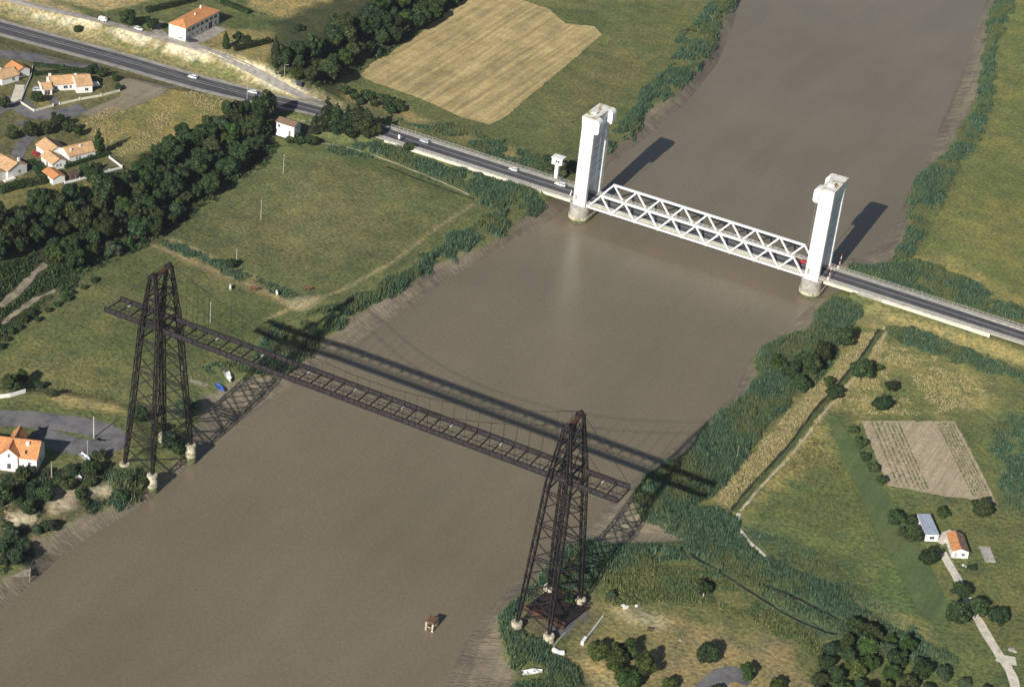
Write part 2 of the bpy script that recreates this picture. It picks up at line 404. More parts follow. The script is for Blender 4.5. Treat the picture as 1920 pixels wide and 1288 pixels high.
# ------------------------------------------------------------------ ground sheet
dW = sdist(WPOLY, X, Y); dL = sdist(LPOLY, X, Y)
dl_, sL, _ = seg_dist(wl_left, X, Y); dr_, sR, _ = seg_dist(wl_right, X, Y)
arcw = np.where(dl_ < dr_, sL, sR+4000)
big = fbm(X, Y, 60); med = fbm(X+300, Y-120, 17); fine = fbm(X-77, Y+31, 5)
C = np.empty((len(X), 3)); C[:] = (0.110, 0.125, 0.042)
def lay(poly, c, soft=3.0, strength=1.0, warp=4.0, c2=None, patch=None):
    """blend a cover colour into a plan polygon, its edge frayed by noise"""
    P = np.array(poly); x0, y0 = P.min(0)-12; x1, y1 = P.max(0)+12
    m = np.where((X > x0) & (X < x1) & (Y > y0) & (Y < y1))[0]
    if not len(m): return
    d = sdist(poly, X[m], Y[m])+(fine[m]-0.5)*2*warp
    w = sstep(soft, -soft, d)*strength
    if patch: w = w*sstep(patch[0], patch[1], fbm(X[m]+patch[3], Y[m], patch[2]))
    col = np.array(c)[None, :]*np.ones((len(m), 1))
    if c2 is not None:
        t = sstep(0.35, 0.65, med[m])[:, None]; col = col*(1-t)+np.array(c2)[None, :]*t
    C[m] = C[m]*(1-w[:, None])+col*w[:, None]
def lay_line(pts, width, c, strength=1.0, soft=1.0):
    P = np.array(pts); m = np.where((X > P[:,0].min()-9) & (X < P[:,0].max()+9) & (Y > P[:,1].min()-9) & (Y < P[:,1].max()+9))[0]
    d = seg_dist(pts, X[m], Y[m])[0]+(fine[m]-0.5)*0.8
    w = sstep(width/2+soft, width/2-soft*0.4, d)*strength
    C[m] = C[m]*(1-w[:, None])+np.array(c)[None, :]*w[:, None]
STRAW = (0.34, 0.265, 0.105); OLIVE = (0.150, 0.142, 0.050); LUSH = (0.075, 0.105, 0.032); CHALK = (0.53, 0.46, 0.33); BROWN = (0.24, 0.175, 0.085)
YG = (0.175, 0.185, 0.052); SOIL = (0.36, 0.30, 0.215); DARKSOIL = (0.055, 0.05, 0.03)
# left bank meadows
lay(GP([(310,430),(400,370),(520,295),(640,285),(890,375),(860,420),(640,545),(560,560),(440,500)]), (0.138,0.142,0.056), 6, .9, 8, (0.108,0.126,0.046))
lay(GP([(430,420),(560,330),(700,330),(760,400),(640,500),(520,500)]), (0.165,0.152,0.064), 8, .6, 14)
lay(GP([(60,560),(280,470),(540,570),(480,640),(420,700),(370,740),(240,760),(0,740),(0,650)]), (0.095,0.122,0.038), 5, .9, 8, (0.122,0.130,0.048))
lay(GP([(0,700),(60,650),(200,690),(180,750),(0,740)]), (0.165,0.150,0.055), 6, .7, 10)
lay(GP([(280,440),(320,450),(540,555),(580,562),(560,575),(420,530),(275,462)]), (0.19,0.155,0.07), 2, .8, 3)
lay(GP([(560,270),(640,275),(790,330),(890,372),(870,378),(700,320),(600,285)]), LUSH, 3, .7, 3)
lay(GP([(545,560),(600,560),(800,470),(880,400),(900,410),(860,450),(640,580),(560,600)]), (0.125,0.135,0.045), 3, .8, 5)
for ln in ([(300,438),(370,470),(430,500),(480,520),(560,560)], [(275,455),(360,490),(430,520),(500,545),(545,575)], [(570,568),(640,545),(740,490),(800,440),(885,385)],
           [(500,600),(560,570),(600,555)]):
    lay_line(GP(ln), 1.2, (0.30,0.245,0.13), .75)
lay(GP([(535,565),(575,555),(600,565),(560,585)]), (0.34,0.28,0.17), 2, .8, 2)
lay(GP([(100,733),(230,755),(235,775),(90,752)]), STRAW, 2, .8, 3)
lay(GP([(-60,500),(60,480),(110,500),(160,520),(100,565),(60,600),(0,645),(-60,690)]), (0.055,0.065,0.028), 3, .9, 5, (0.10,0.10,0.045))
# hillside and housing estate
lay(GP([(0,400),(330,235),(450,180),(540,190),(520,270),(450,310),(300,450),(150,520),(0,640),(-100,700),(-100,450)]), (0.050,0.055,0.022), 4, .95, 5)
lay(GP([(-100,0),(0,30),(120,70),(330,130),(470,190),(450,205),(330,255),(160,340),(0,385),(-100,420)]), (0.13,0.12,0.05), 3, .9, 4)
lay(GP([(140,225),(330,165),(450,190),(440,215),(330,265),(225,300),(165,260)]), (0.30,0.235,0.075), 3, .9, 6, (0.20,0.185,0.055))
lay(GP([(0,350),(150,345),(230,320),(300,300),(150,375),(0,395)]), (0.19,0.165,0.055), 4, .8, 8)
lay(GP([(60,160),(90,140),(225,165),(222,180),(70,208)]), (0.17,0.15,0.06), 1.5, .9, 1.5)
# the cutting and the upper land
lay(GP([(-100,-60),(0,10),(120,45),(240,70),(330,100),(430,130),(540,180),(640,205),(640,195),(560,160),(440,100),(330,75),(180,45),(60,-20)]), (0.36,0.29,0.155), 3, .95, 3, (0.26,0.20,0.09))
lay(GP([(20,25),(120,50),(240,75),(340,108),(440,140),(560,190),(570,175),(450,105),(380,90),(250,55),(100,25)]), CHALK, 2, .95, 3, None, (0.28,0.48,9,5))
lay(GP([(380,95),(540,175),(600,200),(600,188),(500,130),(420,95)]), (0.66,0.58,0.41), 2, .95, 2, None, (0.2,0.42,7,50))
lay(GP([(-60,12),(0,32),(120,74),(300,127),(460,178),(570,210),(570,196),(440,150),(300,102),(120,50),(0,14)]), (0.27,0.22,0.11), 2, .85, 3, (0.19,0.165,0.07))
lay(GP([(80,-60),(80,-5),(190,20),(240,15),(300,-5),(300,-60)]), (0.42,0.33,0.15), 2, .95, 2, (0.36,0.28,0.12))
lay(GP([(430,-80),(470,15),(520,35),(600,55),(640,45),(720,0),(760,-80)]), (0.36,0.265,0.10), 3, .95, 4, (0.27,0.215,0.08))
lay(GP([(360,75),(420,50),(520,60),(520,90),(490,120),(430,110)]), (0.27,0.215,0.085), 2, .8, 3)
lay(GP([(415,35),(470,25),(515,42),(500,52),(430,55)]), LUSH, 1.5, .9, 1.5)
lay(GP([(280,20),(360,5),(440,10),(420,30),(330,35)]), (0.12,0.13,0.05), 3, .8, 4)
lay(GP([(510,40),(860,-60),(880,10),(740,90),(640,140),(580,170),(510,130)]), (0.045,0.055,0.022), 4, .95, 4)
lay(GP([(640,165),(720,190),(840,240),(960,275),(1030,310),(1000,330),(840,255),(740,225),(650,190)]), (0.165,0.155,0.06), 3, .9, 5, (0.30,0.235,0.09))
# meadow round the stubble field
lay(GP([(860,-120),(1420,-120),(1380,10),(1330,100),(1210,215),(1130,290),(1050,300),(930,240),(1130,70),(1050,30),(900,-30)]), (0.140,0.150,0.048), 4, .95, 5, (0.105,0.130,0.040))
lay(GP([(1010,10),(1120,25),(1160,60),(1120,60),(1050,30)]), LUSH, 3, .7, 3)
lay(GP([(1120,90),(1230,100),(1180,180),(1040,260),(1000,220)]), (0.175,0.155,0.065), 8, .5, 10)
# right bank, above the bridge
lay(GP([(1920,-100),(2100,-100),(2300,700),(1919,590),(1850,560),(1720,480),(1760,400),(1830,280),(1870,100)]), (0.195,0.195,0.055), 4, .95, 6, (0.135,0.160,0.045))
lay(GP([(1700,480),(1800,480),(1919,570),(1919,600),(1800,545)]), (0.28,0.23,0.08), 3, .6, 5)
# right bank, below the bridge
lay(GP([(1560,600),(1640,570),(1760,610),(2100,720),(2300,1000),(1919,1288),(1600,1288),(1500,1180),(1380,960),(1500,740)]), (0.140,0.152,0.050), 4, .95, 5, (0.105,0.130,0.042))
lay(GP([(1560,590),(1640,575),(1720,600),(1919,660),(1919,690),(1760,640),(1660,625)]), (0.31,0.245,0.09), 3, .85, 4, (0.22,0.19,0.075))
lay(GP([(1650,620),(1670,650),(1640,690),(1580,740),(1520,810),(1430,900),(1380,955),(1335,935),(1400,860),(1480,770),(1560,690),(1600,630)]), (0.37,0.29,0.12), 3, .9, 4, (0.25,0.21,0.08))
lay(GP([(1660,640),(1760,660),(1860,720),(1860,770),(1620,785),(1570,770),(1590,710)]), (0.27,0.235,0.085), 5, .7, 8, (0.15,0.16,0.05))
lay(GP([(1540,785),(1640,990),(1725,1150),(1600,1150),(1450,1060),(1395,1000),(1390,970),(1480,860)]), (0.122,0.155,0.048), 4, .95, 6, (0.090,0.132,0.040))
lay(GP([(1520,800),(1550,800),(1570,850),(1440,930),(1400,975),(1395,960),(1450,880)]), (0.28,0.235,0.08), 4, .8, 5)
lay(GP([(1550,780),(1575,785),(1690,960),(1790,1160),(1770,1175),(1720,1150),(1640,990)]), (0.064,0.110,0.032), 0.5, .95, 0.4)
lay(GP([(1600,1120),(1720,1160),(1760,1210),(1640,1190)]), (0.30,0.225,0.08), 3, .6, 5)
lay(GP([(1860,790),(1919,780),(1919,960),(1880,950)]), (0.09,0.13,0.06), 4, .8, 5)
lay(GP([(1395,985),(1480,1010),(1560,1060),(1660,1130),(1740,1200),(1600,1180),(1450,1080)]), (0.085,0.125,0.062), 5, .75, 8)
lay(GP([(1200,960),(1340,950),(1460,1060),(1640,1160),(1800,1240),(1600,1220),(1440,1140),(1300,1050)]), (0.075,0.11,0.055), 3, .9, 4)
lay(GP([(1100,1120),(1180,1130),(1300,1160),(1480,1200),(1520,1288),(1440,1340),(1240,1340),(1090,1288),(1040,1240),(1080,1190)]), (0.27,0.205,0.095), 4, .95, 5, (0.175,0.155,0.06))
lay(GP([(1070,1235),(1110,1230),(1180,1288),(1150,1300),(1110,1270)]), (0.42,0.32,0.14), 2, .85, 3)
lay(GP([(1140,1135),(1200,1140),(1260,1160),(1240,1180),(1170,1170)]), (0.46,0.37,0.22), 2, .6, 2)
lay(GP([(1110,1050),(1300,1060),(1440,1130),(1480,1190),(1300,1160),(1150,1130)]), (0.125,0.13,0.045), 4, .9, 5)
lay(GP([(1030,1100),(1110,1110),(1120,1160),(1060,1190),(990,1190),(980,1150)]), (0.12,0.10,0.06), 3, .8, 3)
lay(GP([(0,860),(90,880),(200,880),(240,900),(215,950),(120,985),(60,1010),(0,1040)]), (0.075,0.075,0.035), 3, .9, 4, (0.12,0.10,0.05))
lay(GP([(105,905),(150,920),(140,955),(100,965),(90,940)]), SOIL, 1.5, .9, 2)
lay(GP([(160,920),(205,905),(210,925),(165,930)]), (0.42,0.36,0.26), 1.5, .9, 1.5)
lay(GP([(15,965),(65,955),(70,975),(20,985)]), (0.50,0.42,0.29), 1.5, .9, 1.5)
lay_line(GP([(0,960),(40,920),(85,892),(105,885)]), 1.3, (0.36,0.29,0.12), .9)
lay(GP([(150,850),(240,850),(240,880),(170,890)]), (0.13,0.115,0.05), 2, .9, 2)
# banks: bare mud, then the silty water's edge
mudw = sstep(1.5, -1.0, dL+(fine-0.5)*3)
MUD = np.array((0.258, 0.208, 0.138)); MUDW = np.array((0.192, 0.155, 0.106))
t = sstep(0, 9, dW+(med-0.5)*6)[:, None]
mc = MUDW*(1-t)+MUD*t
C = C*(1-mudw[:, None])+mc*mudw[:, None]
C *= np.where(mudw > .5, 1.0, 1.10)[:, None]
gr_ = C.mean(1, keepdims=True); C = C*0.90+gr_*0.10
C *= (0.80+0.40*big)[:, None]*(0.84+0.32*med)[:, None]
idx = np.arange(nx*ny).reshape(ny, nx)
Q = np.stack([idx[:-1,:-1].ravel(), idx[:-1,1:].ravel(), idx[1:,1:].ravel(), idx[1:,:-1].ravel()], 1)
Q = Q[~(Z[Q].max(1) < -1.6)]

m, nt, b = nmat('ground_cover')
at = nt.nodes.new('ShaderNodeAttribute'); at.attribute_name = 'cover'
am = nt.nodes.new('ShaderNodeAttribute'); am.attribute_name = 'mud'
ab = nt.nodes.new('ShaderNodeAttribute'); ab.attribute_name = 'bank'
n1o, n1 = noise_col(nt, (0.50,0.52,0.50), (1.55,1.50,1.36), 0.75, 8, lo=0.32, hi=0.68)
n2o, n2 = noise_col(nt, (0.66,0.76,0.82), (1.38,1.26,1.10), 0.13, 6, lo=0.3, hi=0.7)
grass = mixc(nt, mixc(nt, at.outputs['Color'], n1o, 1.0, 'MULTIPLY'), n2o, 1.0, 'MULTIPLY')
mp = nt.nodes.new('ShaderNodeMapping'); mp.inputs['Scale'].default_value = (0.62, 0.16, 1)
nt.links.new(ab.outputs['Vector'], mp.inputs['Vector'])
rlo, rl = noise_col(nt, (0.72,0.72,0.72), (1.12,1.11,1.08), 1.0, 6, lo=0.36, hi=0.58, src=mp.outputs[0]); rl.inputs['Distortion'].default_value = 1.6
n4o, n4 = noise_col(nt, (0.85,0.85,0.86), (1.12,1.12,1.10), 0.5, 6, lo=0.3, hi=0.7)
pm, _ = noise_col(nt, (0,0,0), (1,1,1), 0.045, 4, lo=0.38, hi=0.6)
mp2 = nt.nodes.new('ShaderNodeMapping'); mp2.inputs['Scale'].default_value = (0.03, 0.55, 1); nt.links.new(ab.outputs['Vector'], mp2.inputs['Vector'])
tide, _ = noise_col(nt, (0.84,0.84,0.85), (1.12,1.11,1.08), 1.0, 5, lo=0.35, hi=0.65, src=mp2.outputs[0])
mud = mixc(nt, mixc(nt, at.outputs['Color'], tide, 1.0, 'MULTIPLY'), n4o, 1.0, 'MULTIPLY')
mud = mixc(nt, mud, mixc(nt, mud, rlo, 1.0, 'MULTIPLY'), pm)
nt.links.new(mixc(nt, grass, mud, am.outputs['Fac']), b.inputs['Base Color'])
mr = nt.nodes.new('ShaderNodeMapRange'); mr.inputs[3].default_value = 0.95; mr.inputs[4].default_value = 0.55
nt.links.new(am.outputs['Fac'], mr.inputs[0]); nt.links.new(mr.outputs[0], b.inputs['Roughness'])
b.inputs['Specular IOR Level'].default_value = 0.25
hm = nt.nodes.new('ShaderNodeMix'); nt.links.new(am.outputs['Fac'], hm.inputs[0]); nt.links.new(n1.outputs['Fac'], hm.inputs[2]); nt.links.new(rl.outputs['Fac'], hm.inputs[3])
bump(nt, b, hm.outputs[0], 0.9, 0.5)
M['ground'] = m
me = raw_mesh('ground', np.stack([X, Y, Z], 1), Q, m)
me.polygons.foreach_set('use_smooth', np.ones(len(me.polygons), bool))
ca = me.attributes.new('cover', 'FLOAT_COLOR', 'POINT'); ca.data.foreach_set('color', np.hstack([np.clip(C, 0.01, 0.8), np.ones((len(C), 1))]).astype(np.float32).ravel())
fa = me.attributes.new('mud', 'FLOAT', 'POINT'); fa.data.foreach_set('value', mudw.astype(np.float32))
va = me.attributes.new('bank', 'FLOAT_VECTOR', 'POINT'); va.data.foreach_set('vector', np.stack([arcw, dW, np.zeros_like(dW)], 1).astype(np.float32).ravel())
tag(obj('ground', me), kind='structure')

# ------------------------------------------------------------------ river
m, nt, b = nmat('silty_river_water')
o1, na = noise_col(nt, (0.169,0.136,0.084), (0.206,0.167,0.108), 0.012, 5, lo=0.3, hi=0.7)
o2, nb = noise_col(nt, (0.88,0.88,0.89), (1.12,1.12,1.11), 0.9, 4, lo=0.3, hi=0.7)
tq = nt.nodes.new('ShaderNodeTexCoord'); mq = nt.nodes.new('ShaderNodeMapping'); mq.inputs['Scale'].default_value = (0.045, 0.009, 1); mq.inputs['Rotation'].default_value = (0, 0, 0.12)
nt.links.new(tq.outputs['Object'], mq.inputs['Vector'])
o3, nq = noise_col(nt, (0.94,0.945,0.93), (1.06,1.055,1.07), 1.0, 6, lo=0.34, hi=0.66, src=mq.outputs[0]); nq.inputs['Distortion'].default_value = 0.7
nt.links.new(mixc(nt, mixc(nt, o1, o2, 1.0, 'MULTIPLY'), o3, 1.0, 'MULTIPLY'), b.inputs['Base Color'])
b.inputs['Roughness'].default_value = 0.22; b.inputs['IOR'].default_value = 1.33; b.inputs['Specular IOR Level'].default_value = 0.8
tcn = nt.nodes.new('ShaderNodeTexCoord'); nw = nt.nodes.new('ShaderNodeTexNoise'); nw.inputs['Scale'].default_value = 1.1; nw.inputs['Detail'].default_value = 5
nt.links.new(tcn.outputs['Object'], nw.inputs['Vector']); bump(nt, b, nw.outputs['Fac'], 0.35, 0.25)
mb = MB(); mb.add([(-2600,-1800,0),(2600,-1800,0),(2600,3600,0),(-2600,3600,0)], [(0,1,2,3)])
tag(mb.build('river', m), kind='structure')

# ------------------------------------------------------------------ ribbons: roads, tracks, markings
def resample(pts, step=2.0):
    P = np.array(pts, float); out = [P[0]]
    # Catmull-Rom through the points
    for i in range(len(P)-1):
        p0 = P[max(i-1, 0)]; p1 = P[i]; p2 = P[i+1]; p3 = P[min(i+2, len(P)-1)]
        n = max(1, int(np.linalg.norm(p2[:2]-p1[:2])/step))
        for k in range(1, n+1):
            t = k/n; out.append(0.5*((2*p1)+(-p0+p2)*t+(2*p0-5*p1+4*p2-p3)*t*t+(-p0+3*p1-3*p2+p3)*t**3))
    return np.array(out)
def ribbon(name, line, o0, o1, mat, dz=0.0, drape=False, taper=None, jit=0.0):
    L = np.array(line); T = np.gradient(L[:, :2], axis=0); T /= np.linalg.norm(T, axis=1)[:, None]
    N = np.stack([-T[:, 1], T[:, 0]], 1); V = []
    for i in range(len(L)):
        a = o0[i] if hasattr(o0, '__len__') else o0; c = o1[i] if hasattr(o1, '__len__') else o1
        j0 = random.uniform(-jit, jit); j1 = random.uniform(-jit, jit)
        for o in (a+j0, (a+c)/2, c+j1):
            p = L[i, :2]+N[i]*o
            V.append((p[0], p[1], (hz(p[0], p[1]) if drape else L[i, 2])+dz))
    n = len(L); F = []
    for i in range(n-1):
        for k in range(2): F.append((i*3+k, (i+1)*3+k, (i+1)*3+k+1, i*3+k+1))
    me = bpy.data.meshes.new(name); me.from_pydata(V, [], [f[::-1] for f in F]); me.materials.append(mat); me.update()
    return tag(obj(name, me), kind='structure')
RL = resample(ROADC, 3.0)
wide = 1+0.0*RL[:, 0]
hw = 3.6+1.9*sstep(-165, -215, RL[:, 0]); sw = 5.9+2.0*sstep(-165, -215, RL[:, 0])
ribbon('road_shoulder', RL, -sw, sw, M['shoulder'], 0.0)
ribbon('road', RL, -hw, hw, M['asphalt'], 0.05)
ribbon('road_marking', RL, -0.11, 0.11, M['paint'], 0.062)
west = RL[RL[:, 0] < -190]
ribbon('road_marking', west, 5.05, 5.25, M['paint'], 0.062); ribbon('road_marking', west, -5.25, -5.05, M['paint'], 0.062)
ribbon('road_marking', west, 1.6, 1.75, M['paint'], 0.062)
M['track'] = simple('tan_track', (0.27, 0.23, 0.155), 0.95, 0.4, 0.3)  # tan dirt, duller than the other dirt paths
def strip(name, px, w, mat, dz=0.06, step=2.5, jit=0.15):
    pts = [tuple(G(x, y)) for x, y in px]
    return ribbon(name, resample(pts, step), -w/2, w/2, mat, dz, True, jit=jit)
strip('road', [(-60,-20),(60,10),(190,40),(270,62),(330,78),(390,95),(450,120),(520,158),(590,190),(650,212)], 3.2, M['lane'], 0.10)
strip('side_road', [(-60,105),(0,103),(60,108),(130,122),(190,128)], 9.0, M['oldasphalt'], 0.10)
strip('estate_road', [(-80,260),(0,200),(28,190),(60,213),(110,214),(160,203)], 9.0, M['oldasphalt'], 0.10)
strip('estate_road', [(40,228),(60,248),(40,275),(30,300)], 5.0, M['oldasphalt'], 0.14)
strip('driveway', [(38,160),(30,185),(15,195)], 4.0, M['gravel'], 0.16)
strip('driveway', [(98,183),(105,198)], 4.0, M['oldasphalt'], 0.14)
strip('driveway', [(345,85),(380,70),(412,52)], 7.5, M['shoulder'], 0.12)
strip('driveway', [(390,95),(360,85),(310,70),(290,50),(300,40)], 5.0, M['shoulder'], 0.14)
strip('quay_road', [(-80,800),(0,785),(90,790),(150,798),(195,810),(215,825),(190,838),(150,838),(100,825),(60,815)], 9.5, M['oldasphalt'], 0.10)
strip('gravel_track', [(1762,1030),(1775,1050),(1800,1095),(1822,1140),(1850,1190),(1875,1230),(1895,1260),(1905,1300),(1905,1380)], 3.0, M['gravel'], 0.12)
strip('gravel_track', [(1868,1232),(1890,1238),(1905,1240)], 4.0, M['gravel'], 0.15)
strip('gravel_yard', [(1756,1015),(1775,1005),(1790,1000)], 4.5, M['gravel'], 0.13)
strip('path', [(1385,962),(1383,980),(1395,1005),(1420,1030),(1452,1056)], 1.3, M['gravel'], 0.08)
strip('path', [(1660,612),(1640,640),(1610,680)], 1.0, M['dirt'], 0.07)
strip('path', [(0,575),(35,545),(65,515),(85,495)], 2.3, M['track'], 0.12, jit=0.6)
strip('path', [(5,608),(40,580),(75,557),(105,545)], 1.6, M['track'], 0.12, jit=0.5)
strip('car_park', [(1320,1300),(1345,1275),(1370,1262),(1410,1275)], 7.0, M['oldasphalt'], 0.10)
strip('quay_slip', [(1030,1170),(1055,1185),(1075,1150),(1100,1155)], 4.0, M['oldasphalt'], 0.08)

def sheet(name, px, mat, dz=0.07, n=70, jit=0.5, world=False):
    poly = px if world else GP(px)
    P = np.array(poly+[poly[0]]); out = []
    for i in range(len(P)-1):
        k = max(2, int(np.linalg.norm(P[i+1]-P[i])/1.5))
        for q in range(k): out.append(P[i]+(P[i+1]-P[i])*q/k+np.random.default_rng(i*97+q).normal(0, jit*0.4, 2))
    zz = hvec(np.array(out)[:, 0], np.array(out)[:, 1])+dz
    from mathutils.geometry import delaunay_2d_cdt
    B_ = np.array(out); gx, gy = np.meshgrid(np.arange(B_[:,0].min(), B_[:,0].max(), 2.6), np.arange(B_[:,1].min(), B_[:,1].max(), 2.6)); gx = gx.ravel(); gy = gy.ravel()
    k_ = sdist(out, gx, gy) < -1.0; P_ = [Vector(p) for p in out]+[Vector((a, c)) for a, c in zip(gx[k_], gy[k_])]
    r_ = delaunay_2d_cdt(P_, [], [list(range(len(out)))], 1, 1e-4)
    vx = np.array([v[:] for v in r_[0]]); vz = hvec(vx[:, 0], vx[:, 1])+dz
    me = bpy.data.meshes.new(name); me.from_pydata([(p[0], p[1], z) for p, z in zip(vx, vz)], [], r_[2])
    if sum(p.normal.z for p in me.polygons[:10]) < 0: me.flip_normals()
    me.materials.append(mat); me.update()
    return tag(obj(name, me), kind='structure')
def fieldmat(name, c, c2, ang, freq, rowmix):
    m, nt, b = nmat(name)
    o, n = noise_col(nt, c, c2, 0.11, 6, lo=0.32, hi=0.68)
    of, nf = noise_col(nt, (0.72,0.72,0.70), (1.25,1.24,1.2), 1.1, 6, lo=0.3, hi=0.7)
    tc = nt.nodes.new('ShaderNodeTexCoord'); mp = nt.nodes.new('ShaderNodeMapping'); mp.inputs['Rotation'].default_value = (0, 0, ang); mp.inputs['Scale'].default_value = (freq, freq*0.035, 1)
    nt.links.new(tc.outputs['Object'], mp.inputs['Vector'])
    orow, nr = noise_col(nt, (0.70,0.70,0.66), (1.18,1.17,1.14), 1.0, 3, lo=0.35, hi=0.65, src=mp.outputs[0])
    o = mixc(nt, o, orow, rowmix, 'MULTIPLY'); o = mixc(nt, o, of, 1.0, 'MULTIPLY')
    nt.links.new(o, b.inputs['Base Color']); b.inputs['Roughness'].default_value = 0.95
    bump(nt, b, nf.outputs['Fac'], 0.7, 0.25)
    return m
M['stubble'] = fieldmat('stubble', (0.34,0.26,0.115), (0.54,0.42,0.195), 0.05, 0.45, 1.0)
M['tilled'] = fieldmat('tilled_soil', (0.37,0.295,0.20), (0.45,0.365,0.25), 0.96, 0.9, 0.6)
M['lot'] = fieldmat('bare_lot', (0.22,0.185,0.13), (0.30,0.25,0.17), 0.5, 0.5, 0.5)
sheet('stubble_field', [(675,141),(700,118),(770,75),(850,15),(880,-8),(960,-6),(1030,18),(1060,45),(1115,50),(1128,66),(1060,125),(990,182),(945,222),(918,234),(870,222),(780,182),(700,155)], M['stubble'], 0.08)
sheet('tilled_plot', [(1615,789),(1790,790),(1830,865),(1868,942),(1770,930),(1665,910),(1640,850)], M['tilled'], 0.08, jit=0.3)
sheet('bare_lot', [(150,215),(170,205),(225,182),(225,150),(245,148),(330,165),(300,180),(200,222)], M['lot'], 0.12, jit=0.3)
M['mown'] = fieldmat('mown_grass', (0.078,0.122,0.041), (0.118,0.150,0.053), 0.6, 0.3, 0.6)
sheet('grass_strip', [(1548,780),(1572,783),(1612,850),(1660,920),(1700,985),(1745,1060),(1788,1150),(1776,1172),(1745,1165),(1722,1150),(1690,1085),(1640,990),(1595,890)], M['mown'], 0.06, jit=0.5)
def ditchmat():
    m, nt, b = nmat('weedy_ditch_water'); o, n = noise_col(nt, (0.05,0.065,0.02), (0.13,0.15,0.04), 0.25, 5); nt.links.new(o, b.inputs['Base Color']); b.inputs['Roughness'].default_value = 0.35; return m
M['ditch'] = ditchmat()
strip('ditch', [(1654,618),(1640,638),(1618,672),(1590,705),(1565,735),(1530,775),(1480,840),(1420,905),(1375,958)], 2.2, M['ditch'], 0.09, jit=0.4)
strip('ditch', [(725,313),(760,327),(820,350),(890,375)], 1.2, simple('dark_ditch', (0.035,0.043,0.02), 0.7), 0.09, jit=0.3)
strip('ditch', [(1648,618),(1612,672),(1560,732),(1525,773),(1475,838),(1415,903),(1370,956)], 0.9, simple('dark_ditch_edge', (0.035,0.032,0.022), 0.6), 0.13, jit=0.3)  # narrow dark line along the left edge of the ditch
strip('path', [(1662,622),(1630,675),(1575,740),(1540,780),(1490,845),(1430,910),(1388,958)], 0.8, M['dirt'], 0.07, jit=0.3)
strip('path', [(590,268),(640,275),(700,292),(800,330),(880,366)], 0.8, M['dirt'], 0.09, jit=0.3)
dk_ = simple('creek_mud_with_shade', (0.022, 0.024, 0.018), 0.5)  # creek mud, darkened in colour for the shaded gap between the reeds
strip('creek', [(1284,1020),(1300,1043),(1335,1062),(1370,1085),(1440,1130),(1500,1165),(1560,1187),(1600,1192)], 0.75, dk_, 0.09, jit=0.35)
strip('creek', [(1440,1098),(1475,1112),(1530,1140),(1600,1175),(1680,1205)], 0.75, dk_, 0.09, jit=0.35)
# ------------------------------------------------------------------ transporter bridge
TB = thing('transporter_bridge', 'dark rusted iron transporter bridge of two lattice pylons and a long high girder deck', 'bridge', (0, 0, 0))
ZF, ZD, ZT = 6.7, 56.2, 72.4
def leg_center(sx, sy, z):
    zs = (ZF, 30, 55.0, ZT)
    return np.array((np.interp(z, zs, (5.25, 4.25, 3.2, 1.0))*sx, np.interp(z, zs, (10.45, 7.75, 5.3, 4.2))*sy, z))
def leg_half(z): return np.interp(z, (ZF, 12, 30, 52, 58, ZT), (0.32, 0.52, 0.68, 0.68, 0.58, 0.30))
def lattice_leg(sx, sy, ox):
    mb = MB(); zs = np.linspace(ZF, ZT, 27)
    def c(i, k):
        p = leg_center(sx, sy, zs[i]); h = leg_half(zs[i]); a, d = ((-1,-1),(1,-1),(1,1),(-1,1))[k]
        return p+np.array((a*h+ox, d*h, 0))
    for i in range(len(zs)-1):
        for k in range(4):
            mb.beam(c(i, k), c(i+1, k), 0.25)
            k2 = (k+1) % 4
            mb.beam(c(i, k) if i % 2 else c(i, k2), c(i+1, k2) if i % 2 else c(i+1, k), 0.14)
            if i % 2 == 0: mb.beam(c(i, k), c(i, k2), 0.13)
    return mb
